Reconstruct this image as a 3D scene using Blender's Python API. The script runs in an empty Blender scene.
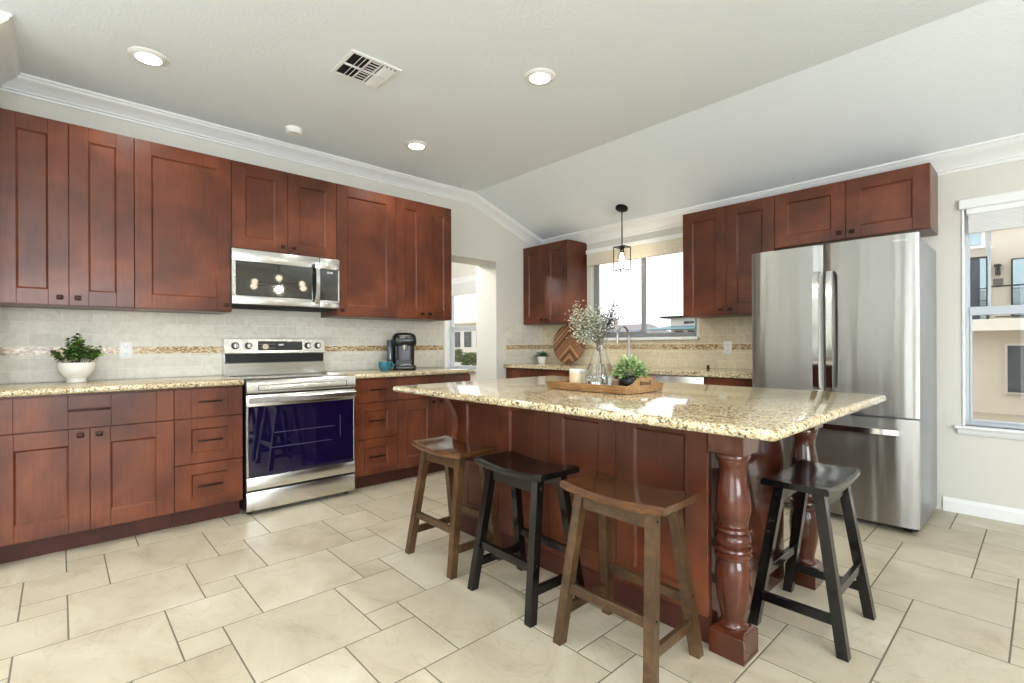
import bpy, bmesh, math, random
from mathutils import Vector, Matrix

S = bpy.context.scene
COL = S.collection
PI = math.pi
rnd = random.Random(7)

# ------------------------------------------------------------------ camera
F_PX, U0, V0 = 491.05, 506.458, 345.129
YAW, ROLL = 0.8323, -0.0043
cam_d = bpy.data.cameras.new('camera')
cam = bpy.data.objects.new('camera', cam_d)
COL.objects.link(cam)
cam_d.sensor_width = 36.0
cam_d.lens = F_PX / 1024.0 * 36.0
cam_d.shift_x = (512.0 - U0) / 1024.0
cam_d.shift_y = (V0 - 341.5) / 1024.0
cam_d.clip_start = 0.02
cam_d.clip_end = 500
cam.matrix_world = (Matrix.Translation((4.2123, -4.4375, 1.1311)) @ Matrix.Rotation(YAW, 4, 'Z')
                    @ Matrix.Rotation(PI / 2, 4, 'X') @ Matrix.Rotation(ROLL, 4, 'Z'))
S.camera = cam
S.view_settings.view_transform = 'Standard'
S.view_settings.look = 'None'
S.view_settings.gamma = 1
S.view_settings.exposure = 0.42
S.view_settings.use_curve_mapping = False

# ------------------------------------------------------------------ sky and room light
w = bpy.data.worlds.new('overcast_sky')
S.world = w
w.use_nodes = True
bg = w.node_tree.nodes['Background']
bg.inputs[0].default_value = (0.93, 0.97, 1.0, 1)
bg.inputs[1].default_value = 1.6


def area(name, loc, rot, sx, sy, power, color=(1, 1, 1), portal=False, spread=PI):
    d = bpy.data.lights.new(name, 'AREA')
    d.shape = 'RECTANGLE'
    d.size, d.size_y = sx, sy
    d.energy = power
    d.color = color
    d.spread = spread
    d.cycles.is_portal = portal
    o = bpy.data.objects.new(name, d)
    o.location = loc
    o.rotation_euler = rot
    COL.objects.link(o)
    return o


DAY = (0.86, 0.94, 1.0)
WARM = (1.0, 0.95, 0.87)
# area lights added in unseen living-room openings to light the room evenly
area('added_light_patio_door', (5.5, -8.47, 1.15), (PI / 2, 0, 0), 3.2, 2.1, 48, DAY)
area('added_light_side_window', (7.47, -4.6, 1.45), (PI / 2, 0, PI / 2), 2.4, 1.7, 125, DAY)
# portals in the visible windows
area('portal_sink_window', (1.38, 0.06, 1.66), (-PI / 2, 0, 0), 1.2, 0.86, 1, portal=True)
area('portal_right_window', (4.3, 0.06, 1.32), (-PI / 2, 0, 0), 0.9, 1.46, 1, portal=True)

# ------------------------------------------------------------------ helpers: objects
def tag(o, label=None, cat=None, group=None, kind=None):
    if label: o['label'] = label
    if cat: o['category'] = cat
    if group: o['group'] = group
    if kind: o['kind'] = kind
    return o


def thing(name, label, cat, loc=(0, 0, 0), rz=0.0, group=None):
    o = bpy.data.objects.new(name, None)
    o.empty_display_size = 0.1
    o.location = loc
    o.rotation_euler = (0, 0, rz)
    COL.objects.link(o)
    return tag(o, label, cat, group)


def copy_tree(o, parent=None):
    c = o.copy()
    COL.objects.link(c)
    c.parent = parent
    for ch in list(o.children):
        copy_tree(ch, c)
    return c


class MB:
    """collects shapes for ONE mesh object"""

    def __init__(s):
        s.bm = bmesh.new()

    def _join(s, t, M=None, mi=0):
        if M is not None:
            bmesh.ops.transform(t, matrix=M, verts=t.verts)
        vm = {}
        for v in t.verts:
            vm[v] = s.bm.verts.new(v.co)
        for f in t.faces:
            try:
                nf = s.bm.faces.new([vm[v] for v in f.verts])
                nf.material_index = mi
            except ValueError:
                pass
        t.free()

    def box(s, x0, x1, y0, y1, z0, z1, bev=0.0, seg=1, M=None, mi=0):
        t = bmesh.new()
        bmesh.ops.create_cube(t, size=1)
        bmesh.ops.transform(t, verts=t.verts, matrix=Matrix.Translation(((x0 + x1) / 2, (y0 + y1) / 2, (z0 + z1) / 2))
                            @ Matrix.Diagonal((abs(x1 - x0), abs(y1 - y0), abs(z1 - z0), 1)))
        if bev > 0:
            bmesh.ops.bevel(t, geom=t.edges[:], offset=bev, segments=seg, profile=0.5, affect='EDGES')
        s._join(t, M, mi)
        return s

    def hexa(s, b, tp, mi=0):
        """b, tp: 4 bottom + 4 top corners"""
        t = bmesh.new()
        vb = [t.verts.new(p) for p in b]
        vt = [t.verts.new(p) for p in tp]
        t.faces.new(vb[::-1]); t.faces.new(vt)
        for i in range(4):
            j = (i + 1) % 4
            t.faces.new([vb[i], vb[j], vt[j], vt[i]])
        bmesh.ops.recalc_face_normals(t, faces=t.faces)
        s._join(t, None, mi)
        return s

    def cyl(s, p0, p1, r0, r1=None, n=20, mi=0):
        r1 = r0 if r1 is None else r1
        p0, p1 = Vector(p0), Vector(p1)
        d = p1 - p0
        t = bmesh.new()
        bmesh.ops.create_cone(t, cap_ends=True, segments=n, radius1=r0, radius2=r1, depth=d.length)
        q = d.to_track_quat('Z', 'Y').to_matrix().to_4x4()
        s._join(t, Matrix.Translation((p0 + p1) / 2) @ q, mi)
        return s

    def ball(s, c, r, sc=(1, 1, 1), n=16, mi=0):
        t = bmesh.new()
        bmesh.ops.create_uvsphere(t, u_segments=n, v_segments=max(6, n // 2), radius=r)
        s._join(t, Matrix.Translation(c) @ Matrix.Diagonal((*sc, 1)), mi)
        return s

    def lathe(s, prof, c=(0, 0, 0), n=40, M=None, closed=False, mi=0):
        t = bmesh.new()
        rings = []
        for r, z in prof:
            if r < 1e-6:
                rings.append([t.verts.new((0, 0, z))])
            else:
                rings.append([t.verts.new((r * math.cos(2 * PI * k / n), r * math.sin(2 * PI * k / n), z)) for k in range(n)])
        prs = list(zip(rings, rings[1:]))
        if closed: prs.append((rings[-1], rings[0]))
        for a, b in prs:
            for k in range(n):
                k2 = (k + 1) % n
                if len(a) == 1 and len(b) == 1: continue
                if len(a) == 1: t.faces.new([a[0], b[k2], b[k]])
                elif len(b) == 1: t.faces.new([a[k], a[k2], b[0]])
                else: t.faces.new([a[k], a[k2], b[k2], b[k]])
        bmesh.ops.recalc_face_normals(t, faces=t.faces)
        s._join(t, (M or Matrix()) if M else Matrix.Translation(c), mi)
        return s

    def tube(s, pts, r, n=10, cap=True, mi=0):
        pts = [Vector(p) for p in pts]
        rr = r if isinstance(r, (list, tuple)) else [r] * len(pts)
        t = bmesh.new()
        rings = []
        up = None
        for i, p in enumerate(pts):
            d = (pts[min(i + 1, len(pts) - 1)] - pts[max(i - 1, 0)]).normalized()
            if up is None:
                up = d.orthogonal().normalized()
            else:
                up = (up - d * up.dot(d))
                up = up.normalized() if up.length > 1e-6 else d.orthogonal().normalized()
            sd = d.cross(up)
            rings.append([t.verts.new(p + (up * math.cos(2 * PI * k / n) + sd * math.sin(2 * PI * k / n)) * rr[i]) for k in range(n)])
        for a, b in zip(rings, rings[1:]):
            for k in range(n):
                k2 = (k + 1) % n
                t.faces.new([a[k], a[k2], b[k2], b[k]])
        if cap:
            t.faces.new(rings[0][::-1]); t.faces.new(rings[-1])
        bmesh.ops.recalc_face_normals(t, faces=t.faces)
        s._join(t, None, mi)
        return s

    def prism(s, poly, a, b, axis='x', mi=0):
        """poly: 2D points in the plane normal to axis (x:(y,z) y:(x,z) z:(x,y)), extruded a..b"""
        def P(p, h):
            return {'x': (h, p[0], p[1]), 'y': (p[0], h, p[1]), 'z': (p[0], p[1], h)}[axis]
        t = bmesh.new()
        va = [t.verts.new(P(p, a)) for p in poly]
        vb = [t.verts.new(P(p, b)) for p in poly]
        t.faces.new(va); t.faces.new(vb[::-1])
        for i in range(len(poly)):
            j = (i + 1) % len(poly)
            t.faces.new([va[i], vb[i], vb[j], va[j]])
        bmesh.ops.recalc_face_normals(t, faces=t.faces)
        s._join(t, None, mi)
        return s

    def sweep(s, rings, mi=0, cap=True, loop=False):
        """rings: list of equally long lists of 3D points"""
        t = bmesh.new()
        R = [[t.verts.new(p) for p in r] for r in rings]
        pr = list(zip(R, R[1:]))
        if loop: pr.append((R[-1], R[0]))
        n = len(R[0])
        for a, b in pr:
            for k in range(n):
                k2 = (k + 1) % n
                t.faces.new([a[k], a[k2], b[k2], b[k]])
        if cap and not loop:
            t.faces.new(R[0][::-1]); t.faces.new(R[-1])
        bmesh.ops.recalc_face_normals(t, faces=t.faces)
        s._join(t, None, mi)
        return s

    def face(s, pts, mi=0):
        f = s.bm.faces.new([s.bm.verts.new(p) for p in pts])
        f.material_index = mi
        return s

    def build(s, name, mat, parent=None, smooth=35, kind=None):
        me = bpy.data.meshes.new(name)
        s.bm.to_mesh(me)
        s.bm.free()
        for m in (mat if isinstance(mat, (list, tuple)) else [mat]):
            me.materials.append(m)
        if smooth:
            me.polygons.foreach_set('use_smooth', [True] * len(me.polygons))
            me.set_sharp_from_angle(angle=math.radians(smooth))
        o = bpy.data.objects.new(name, me)
        COL.objects.link(o)
        if parent is not None: o.parent = parent
        if kind: o['kind'] = kind
        return o


def struct(name, mb, mat, parent=None, smooth=35):
    return mb.build(name, mat, parent, smooth, None if parent else 'structure')


# ------------------------------------------------------------------ helpers: materials
def srgb(r, g, b):
    f = lambda c: c / 12.92 if c <= 0.04045 else ((c + 0.055) / 1.055) ** 2.4
    return (f(r / 255), f(g / 255), f(b / 255), 1)


class N:
    def __init__(s, name):
        s.m = bpy.data.materials.new(name)
        s.m.use_nodes = True
        s.t = s.m.node_tree
        s.b = s.t.nodes['Principled BSDF']

    def n(s, ty, **kw):
        o = s.t.nodes.new(ty)
        for k, v in kw.items():
            if k in ('Scale', 'Detail', 'Roughness', 'Distortion', 'W', 'Strength', 'Distance', 'Fac', 'Factor', 'Randomness'):
                o.inputs[k].default_value = v
            else:
                setattr(o, k, v)
        return o

    def l(s, a, b):
        s.t.links.new(a, b)

    def coord(s, sc=(1, 1, 1), rot=(0, 0, 0), loc=(0, 0, 0)):
        c = s.n('ShaderNodeTexCoord')
        m = s.n('ShaderNodeMapping')
        m.inputs['Scale'].default_value = sc
        m.inputs['Rotation'].default_value = rot
        m.inputs['Location'].default_value = loc
        s.l(c.outputs['Object'], m.inputs['Vector'])
        return m.outputs[0]

    def ramp(s, fac, stops, interp='LINEAR'):
        r = s.n('ShaderNodeValToRGB')
        r.color_ramp.interpolation = interp
        el = r.color_ramp.elements
        el[0].position, el[0].color = stops[0]
        el[1].position, el[1].color = stops[-1]
        for p, c in stops[1:-1]:
            e = el.new(p)
            e.color = c
        s.l(fac, r.inputs[0])
        return r.outputs[0]

    def mix(s, fac, a, b, mode='MIX'):
        m = s.n('ShaderNodeMix', data_type='RGBA', blend_type=mode)
        for i, v in ((0, fac), (6, a), (7, b)):
            if hasattr(v, 'is_linked'): s.l(v, m.inputs[i])
            else: m.inputs[i].default_value = v
        return m.outputs[2]

    def math(s, op, a, b=0.0):
        m = s.n('ShaderNodeMath', operation=op)
        for i, v in ((0, a), (1, b)):
            if hasattr(v, 'is_linked'): s.l(v, m.inputs[i])
            else: m.inputs[i].default_value = v
        return m.outputs[0]

    def noise(s, vec, scale, detail=4, rough=0.55, dist=0.0):
        o = s.n('ShaderNodeTexNoise', Scale=scale, Detail=detail, Roughness=rough, Distortion=dist)
        s.l(vec, o.inputs['Vector'])
        return o.outputs[0]

    def bump(s, h, strength=0.3, dist=0.01):
        o = s.n('ShaderNodeBump', Strength=strength, Distance=dist)
        s.l(h, o.inputs['Height'])
        s.l(o.outputs[0], s.b.inputs['Normal'])

    def base(s, c):
        if hasattr(c, 'is_linked'): s.l(c, s.b.inputs['Base Color'])
        else: s.b.inputs['Base Color'].default_value = c

    def set(s, **k):
        names = dict(rough='Roughness', metal='Metallic', coat='Coat Weight', coatr='Coat Roughness', spec='Specular IOR Level',
                     trans='Transmission Weight', ior='IOR', sss='Subsurface Weight', aniso='Anisotropic', alpha='Alpha', sheen='Sheen Weight')
        for a, v in k.items():
            i = s.b.inputs[names[a]]
            if hasattr(v, 'is_linked'): s.l(v, i)
            else: i.default_value = v
        return s


def plain(name, c, rough=0.5, metal=0.0, **k):
    m = N(name)
    m.base(c)
    m.set(rough=rough, metal=metal, **k)
    return m.m


def wood(name, dark, mid, light, rough=0.32, coat=0.3, blot=2.2, grain=(34, 34, 1.6), gw=0.2, coatr=0.12):
    m = N(name)
    co = m.coord()
    b = m.noise(co, blot, 3, 0.6, 0.4)
    g = m.noise(m.coord(grain), 3.0, 5, 0.65, 0.6)
    f = m.math('ADD', m.math('MULTIPLY', b, 1 - gw), m.math('MULTIPLY', g, gw))
    m.base(m.ramp(f, [(0.34, dark), (0.5, mid), (0.66, light)]))
    m.set(rough=rough, coat=coat, coatr=coatr, spec=0.35)
    m.bump(g, 0.06, 0.004)
    return m.m


CHERRY = wood('cherry_stained_wood', srgb(64, 31, 18), srgb(88, 43, 25), srgb(116, 61, 36), coat=.1)
CHERRY_G = wood('glossy_cherry_wood', srgb(44, 19, 11), srgb(70, 31, 18), srgb(96, 47, 28), rough=0.2, coat=0.5, coatr=0.06)
KICK = wood('toe_kick_wood', srgb(52, 24, 16), srgb(68, 32, 22), srgb(82, 40, 28), rough=0.5, coat=0.0)
STOOL_BR = wood('walnut_stool_wood', srgb(44, 30, 17), srgb(72, 50, 29), srgb(98, 72, 43), rough=0.35, coat=0.35, blot=5, grain=(9, 40, 9), gw=0.5)
STOOL_TOP = wood('walnut_seat_wood', srgb(48, 27, 13), srgb(80, 48, 25), srgb(112, 72, 40), rough=0.2, coat=0.6, blot=6, grain=(5, 45, 20), gw=0.6, coatr=0.08)


def worn_black():
    m = N('worn_black_paint')
    co = m.coord()
    n1 = m.noise(co, 26, 6, 0.75)
    base = m.ramp(n1, [(0.0, srgb(6, 6, 6)), (0.64, srgb(13, 12, 12)), (0.73, srgb(88, 68, 46)), (1.0, srgb(120, 92, 62))])
    m.base(base)
    m.set(rough=0.24, coat=0.35, coatr=0.08, spec=0.3)
    return m.m


STOOL_BK = worn_black()
TRAYW = wood('acacia_tray_wood', srgb(104, 72, 42), srgb(148, 108, 68), srgb(184, 146, 100), rough=0.45, coat=0.1, blot=6, grain=(4, 40, 40), gw=0.6)


def granite(name, chunky):
    m = N(name)
    co = m.coord()
    v = m.n('ShaderNodeTexVoronoi', Scale=170.0, Randomness=1.0)
    m.l(co, v.inputs['Vector'])
    sep = m.n('ShaderNodeSeparateColor')
    m.l(v.outputs['Color'], sep.inputs[0])
    big = m.noise(co, 26, 3, 0.6)
    f = m.math('ADD', m.math('MULTIPLY', sep.outputs[0], 0.55), m.math('MULTIPLY', big, 0.45))
    gold = m.ramp(f, [(0.16, srgb(92, 76, 58)), (0.26, srgb(132, 108, 78)), (0.36, srgb(176, 152, 112)), (0.5, srgb(190, 172, 134)),
                      (0.62, srgb(206, 194, 164)), (0.8, srgb(216, 209, 188))])
    dk = m.noise(co, 80, 2, 0.5)
    spots = m.ramp(dk, [(0.33, srgb(58, 46, 38)), (0.39, (1, 1, 1, 1))])
    m.base(m.mix(1.0, gold, spots, 'MULTIPLY'))
    m.set(rough=0.08, spec=0.6)
    return m.m


GRANITE = granite('gold_speckled_granite', True)


def floor_mat():
    m = N('travertine_look_porcelain')
    co = m.n('ShaderNodeTexCoord').outputs['Object']
    at = m.n('ShaderNodeAttribute', attribute_name='tile')
    off = m.n('ShaderNodeVectorMath', operation='MULTIPLY_ADD')
    m.l(at.outputs['Color'], off.inputs[0])
    off.inputs[1].default_value = (40, 40, 40)
    m.l(co, off.inputs[2])
    mp = m.n('ShaderNodeMapping')
    mp.inputs['Scale'].default_value = (0.95, 1.5, 1)
    mp.inputs['Rotation'].default_value = (0, 0, 0.5)
    m.l(off.outputs[0], mp.inputs[0])
    n1 = m.noise(mp.outputs[0], 2.2, 7, 0.62, 1.3)
    n2 = m.noise(off.outputs[0], 2.5, 4, 0.5, 0.4)
    f = m.math('ADD', m.math('MULTIPLY', n1, 0.6), m.math('MULTIPLY', n2, 0.4))
    c = m.ramp(f, [(0.34, srgb(170, 157, 135)), (0.46, srgb(188, 177, 155)), (0.58, srgb(198, 188, 167)), (0.7, srgb(207, 199, 183))])
    vein = m.noise(mp.outputs[0], 1.7, 5, 0.55, 2.2)
    vr = m.ramp(m.math('ABSOLUTE', m.math('SUBTRACT', vein, 0.5)), [(0.0, (0.74, 0.70, 0.62, 1)), (0.014, (1, 1, 1, 1))])
    c = m.mix(0.4, c, m.mix(1.0, c, vr, 'MULTIPLY'))
    sx = m.n('ShaderNodeSeparateColor')
    m.l(at.outputs['Color'], sx.inputs[0])
    br = m.ramp(sx.outputs[0], [(0.0, (0.90, 0.89, 0.87, 1)), (1.0, (1.0, 1.0, 1.0, 1))])
    m.base(m.mix(1.0, c, br, 'MULTIPLY'))
    m.set(rough=m.math('ADD', m.math('MULTIPLY', n2, 0.2), 0.26), spec=0.45)
    m.bump(f, 0.12, 0.01)
    return m.m


FLOOR = floor_mat()
GROUT = plain('grey_grout', srgb(108, 100, 86), 0.9)


def plaster(name, col, scale, strength, rough=0.8):
    m = N(name)
    co = m.coord()
    n1 = m.noise(co, scale, 4, 0.55)
    m.base(col)
    m.set(rough=rough, spec=0.2)
    m.bump(n1, strength, 0.006)
    return m.m


WALL = plaster('cream_wall_paint', srgb(216, 213, 204), 70, 0.2)
CEIL = plaster('white_textured_ceiling', srgb(232, 239, 243), 75, 0.4)
TRIM = plain('white_trim_paint', srgb(236, 237, 236), 0.35)
WHITE = plain('white_plastic', srgb(238, 238, 236), 0.35)
VINYL = plain('white_vinyl_frame', srgb(192, 198, 205), 0.35)


def subway(name, axis, c1, c2, cm):
    """tumbled stone brick tile; axis = wall running direction"""
    m = N(name)
    c = m.n('ShaderNodeTexCoord')
    sp = m.n('ShaderNodeSeparateXYZ')
    m.l(c.outputs['Object'], sp.inputs[0])
    cb = m.n('ShaderNodeCombineXYZ')
    m.l(sp.outputs[axis], cb.inputs[0])
    m.l(m.math('SUBTRACT', sp.outputs[2], 0.914 - 0.0762 * 12 - 0.005), cb.inputs[1])
    br = m.n('ShaderNodeTexBrick', offset=0.5, squash=1.0)
    br.inputs['Scale'].default_value = 1.0
    br.inputs['Mortar Size'].default_value = 0.0022
    br.inputs['Mortar Smooth'].default_value = 0.35
    br.inputs['Brick Width'].default_value = 0.1525
    br.inputs['Row Height'].default_value = 0.0762
    br.inputs['Bias'].default_value = 0.0
    m.l(cb.outputs[0], br.inputs['Vector'])
    br.inputs['Color1'].default_value = c1
    br.inputs['Color2'].default_value = c2
    br.inputs['Mortar'].default_value = cm
    n1 = m.noise(cb.outputs[0], 26, 5, 0.6, 0.5)
    cl = m.ramp(n1, [(0.3, (0.86, 0.84, 0.79, 1)), (0.55, (1, 1, 1, 1))])
    m.base(m.mix(1.0, br.outputs[0], cl, 'MULTIPLY'))
    m.set(rough=0.45)
    m.bump(m.math('SUBTRACT', m.math('MULTIPLY', n1, 0.25), br.outputs['Fac']), 0.35, 0.004)
    return m.m


TILE_Y = subway('tumbled_stone_tile_left', 1, srgb(228, 223, 211), srgb(214, 209, 196), srgb(236, 233, 224))
TILE_X = subway('warm_lit_stone_tile_back', 0, srgb(224, 210, 180), srgb(208, 194, 164), srgb(230, 220, 196))  # warmer than the left wall: the lamps' warm light put into the colour


def mosaic(name, axis):
    m = N(name)
    sc = [1, 1, 1]
    sc[axis] = 0.55
    v = m.n('ShaderNodeTexVoronoi', Scale=130.0, Randomness=0.7, distance='CHEBYCHEV')
    m.l(m.coord(tuple(sc)), v.inputs['Vector'])
    sep = m.n('ShaderNodeSeparateColor')
    m.l(v.outputs['Color'], sep.inputs[0])
    m.base(m.ramp(sep.outputs[0], [(0.0, srgb(122, 92, 64)), (0.12, srgb(160, 126, 84)), (0.35, srgb(194, 164, 116)),
                                   (0.55, srgb(208, 188, 148)), (0.75, srgb(218, 208, 182)), (0.92, srgb(178, 146, 104))], 'CONSTANT'))
    m.set(rough=0.2)
    return m.m


MOSAIC_Y = mosaic('glass_mosaic_left', 1)
MOSAIC_X = mosaic('glass_mosaic_back', 0)


def steel(name, col=(0.62, 0.61, 0.59, 1), rough=0.22, sc=(1, 1, 220), amp=0.10, bs=0.02):
    m = N(name)
    n1 = m.noise(m.coord(sc), 2.5, 3, 0.6)
    m.base(col)
    m.set(rough=m.math('ADD', m.math('MULTIPLY', n1, amp), rough - amp / 2), metal=1.0)
    m.bump(n1, bs, 0.002)
    return m.m


def aniso_steel():
    m = N('brushed_steel_fridge')
    n1 = m.noise(m.coord((.6, .6, 260)), 2.5, 3, 0.6)
    m.base((0.36, 0.35, 0.33, 1))
    m.set(rough=m.math('ADD', m.math('MULTIPLY', n1, .08), .26), metal=1.0, aniso=0.85)
    tg = m.n('ShaderNodeTangent', direction_type='RADIAL', axis='Z')
    m.l(tg.outputs[0], m.b.inputs['Tangent'])
    m.b.inputs['Anisotropic Rotation'].default_value = 0.25
    # very slight panel waviness across the width bends reflections into soft vertical bands
    n2 = m.noise(m.coord((6, 6, .3)), 1.0, 2, 0.5)
    m.bump(n2, 0.6, 0.03)
    return m.m


STEEL_V = aniso_steel()
STEEL = steel('brushed_steel', (0.68, 0.67, 0.65, 1), 0.22, (1, 1, 200), 0.08, 0.02)
CHROME = plain('polished_steel', (0.72, 0.72, 0.72, 1), 0.12, 1.0)
FRSIDE = plain('fridge_grey_side', srgb(150, 154, 160), 0.32, 0.55)
NICKEL = plain('brushed_nickel', (0.45, 0.44, 0.42, 1), 0.28, 1.0)
BLACK = plain('black_plastic', srgb(18, 18, 20), 0.3)
BLACKM = plain('matt_black_metal', srgb(26, 26, 28), 0.45, 0.6)
BLKGLASS = plain('black_glass', srgb(10, 10, 14), 0.03, 0, coat=1.0, coatr=0.02)
MWGLASS = plain('microwave_window_glass', srgb(34, 34, 32), 0.04, 0, coat=1.0, coatr=0.02, spec=1.0)
OVGLASS = plain('oven_door_glass', srgb(14, 8, 42), 0.04, 0, coat=1.0, coatr=0.02)
BRONZE = plain('dark_bronze', srgb(48, 26, 20), 0.35, 0.7)
GAP = plain('dark_recess', srgb(16, 12, 10), 0.8)
CERAMIC = plain('white_ceramic', srgb(238, 236, 230), 0.22, 0, coat=0.3)
TEAL = plain('teal_glazed_ceramic', srgb(20, 104, 122), 0.15, 0, coat=0.7)
SOIL = plain('dark_soil', srgb(40, 30, 22), 0.95)


def glass(name, tint=(1, 1, 1, 1), clear=0.9, rough=0.0):
    """thin window pane: mostly transparent with a mirror reflection"""
    m = N(name)
    m.t.nodes.remove(m.b)
    out = [n for n in m.t.nodes if n.type == 'OUTPUT_MATERIAL'][0]
    tr = m.n('ShaderNodeBsdfTransparent')
    tr.inputs[0].default_value = tint
    gl = m.n('ShaderNodeBsdfGlossy')
    gl.inputs['Roughness'].default_value = rough
    fr = m.n('ShaderNodeFresnel')
    gm = m.n('ShaderNodeNewGeometry')
    m.l(m.math('ADD', 1.45, m.math('MULTIPLY', gm.outputs['Backfacing'], 1 / 1.45 - 1.45)), fr.inputs[0])
    mx = m.n('ShaderNodeMixShader')
    m.l(m.math('MULTIPLY', fr.outputs[0], 1.0), mx.inputs[0])
    m.l(tr.outputs[0], mx.inputs[1])
    m.l(gl.outputs[0], mx.inputs[2])
    m.l(mx.outputs[0], out.inputs[0])
    return m.m


PANE = glass('window_glass')
VASEGLASS = glass('clear_vase_glass', (0.975, 0.985, 0.99, 1))
m_ = N('vase_water')
m_.base((0.93, 0.98, 1.0, 1))
m_.set(rough=0.0, trans=1.0, ior=1.33)
WATER = m_.m


def leaf(name, c1, c2, rough=0.45):
    m = N(name)
    at = m.n('ShaderNodeAttribute', attribute_name='leaf')
    sx = m.n('ShaderNodeSeparateColor')
    m.l(at.outputs['Color'], sx.inputs[0])
    m.base(m.mix(sx.outputs[0], c1, c2))
    m.set(rough=rough)
    return m.m


LEAF_A = leaf('fresh_green_leaf', srgb(30, 66, 28), srgb(150, 190, 84))
LEAF_B = leaf('pale_succulent_leaf', srgb(92, 128, 66), srgb(206, 220, 162))
LEAF_C = leaf('dark_agave_leaf', srgb(26, 54, 40), srgb(78, 112, 84))
LEAF_D = leaf('dried_white_flower', srgb(170, 172, 148), srgb(236, 234, 220), 0.8)
LEAF_E = leaf('dark_dried_berry', srgb(48, 46, 40), srgb(104, 98, 84), 0.8)
LEAF_G = leaf('garden_leaf', srgb(40, 66, 22), srgb(150, 160, 70), 0.7)
STEM = plain('thin_dry_stem', srgb(92, 84, 60), 0.8)


def emit(name, c, s):
    m = N(name)
    m.base((0, 0, 0, 1))
    m.b.inputs['Emission Color'].default_value = c
    m.b.inputs['Emission Strength'].default_value = s
    return m.m


LAMP = emit('lit_led_lens', (1.0, 0.93, 0.82, 1), 9.0)
BULB = emit('lit_bulb', (1.0, 0.86, 0.62, 1), 7.0)
STUCCO = plaster('beige_stucco', srgb(200, 190, 172), 22, 0.3)
STUCCO2 = plaster('pale_stucco', srgb(216, 210, 198), 22, 0.3)
GRAVEL = plaster('pale_gravel', srgb(170, 156, 136), 9, 0.8)
ROOFT = plaster('grey_roof_tiles', srgb(150, 144, 142), 6, 0.5)
SOLAR = plain('dark_blue_panel', srgb(62, 78, 104), 0.25)
TEALM = plain('teal_metal_roof', srgb(96, 132, 142), 0.4)
DARKW = plain('dark_house_glass', srgb(34, 40, 48), 0.08)
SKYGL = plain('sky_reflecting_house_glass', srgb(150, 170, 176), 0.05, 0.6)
NAVY = plain('navy_door_paint', srgb(24, 32, 56), 0.4)

# ------------------------------------------------------------------ floor
M_ = 0.1535
RX0, RX1, RY0, RY1 = -3.5, 7.5, -8.5, 0.0


def make_floor():
    bm = bmesh.new()
    lay = bm.loops.layers.color.new('tile')
    g = 0.0030
    r = random.Random(3)

    def tile(X0, X1, Y0, Y1):
        x0, x1, y0, y1 = [1.665 + M_ * X0 + g, 1.665 + M_ * X1 - g, -4.261 + M_ * Y0 + g, -4.261 + M_ * Y1 - g]
        x0, x1, y0, y1 = max(x0, RX0), min(x1, RX1), max(y0, RY0), min(y1, RY1)
        if x1 - x0 < 0.01 or y1 - y0 < 0.01: return
        if x1 < 0.7 and y1 < -4.8: return
        c = (r.random(), r.random(), r.random(), 1)
        b = 0.0008
        o = [(x0, y0, -.0009), (x1, y0, -.0009), (x1, y1, -.0009), (x0, y1, -.0009)]
        i = [(x0 + b, y0 + b, 0), (x1 - b, y0 + b, 0), (x1 - b, y1 - b, 0), (x0 + b, y1 - b, 0)]
        vo = [bm.verts.new(p) for p in o]
        vi = [bm.verts.new(p) for p in i]
        fs = [bm.faces.new(vi)]
        for k in range(4):
            j = (k + 1) % 4
            fs.append(bm.faces.new([vo[k], vo[j], vi[j], vi[k]]))
        for f in fs:
            for lp in f.loops: lp[lay] = c
    for a in range(-45, 46):
        for b_ in range(-25, 26):
            X, Y = -3 + 3 * a + 2 * b_, -1 - a + 4 * b_
            if not (-38 < X < 42 and -32 < Y < 32): continue
            tile(X, X + 3, Y, Y + 3)
            tile(X + 2, X + 3, Y + 3, Y + 4)
            tile(X, X + 2, Y + 3, Y + 5)
    o = bm.faces.new([bm.verts.new(p) for p in ((RX0, RY0, -.0009), (RX1, RY0, -.0009), (RX1, 0.12, -.0009), (RX0, 0.12, -.0009))])
    o.material_index = 1
    for q in ([(RX0, RY0, -.1), (RX0, .12, -.1), (RX1, .12, -.1), (RX1, RY0, -.1)],):
        bm.faces.new([bm.verts.new(p) for p in q]).material_index = 1
    me = bpy.data.meshes.new('floor')
    bm.to_mesh(me); bm.free()
    me.materials.append(FLOOR); me.materials.append(GROUT)
    f = bpy.data.objects.new('floor', me)
    COL.objects.link(f)
    f['kind'] = 'structure'


make_floor()

# ------------------------------------------------------------------ walls and ceiling
HC, HB, YC = 2.768, 2.37, -1.145
SL = (HC - HB) / (-YC)
zc = lambda y: HC if y < YC else HC - SL * (y - YC)

# back wall (y = 0) with three window openings
W1 = (0.76, 2.00, 1.205, 2.095)     # sink window
W2 = (3.845, 4.78, 0.585, 2.06)     # right window
W3 = (-2.02, -1.05, 0.78, 2.10)     # nook window seen through the opening


def wall_with_holes(x0, x1, y0, y1, z0, z1, holes):
    mb = MB()
    xs = x0
    for (a, b, c, d) in sorted(holes):
        mb.box(xs, a, y0, y1, z0, z1)
        mb.box(a, b, y0, y1, z0, c)
        mb.box(a, b, y0, y1, d, z1)
        xs = b
    mb.box(xs, x1, y0, y1, z0, z1)
    return mb


struct('wall_back', wall_with_holes(-3.5, 7.5, 0, 0.14, 0, 2.9, [W1, W2, W3]), WALL, smooth=0)

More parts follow.
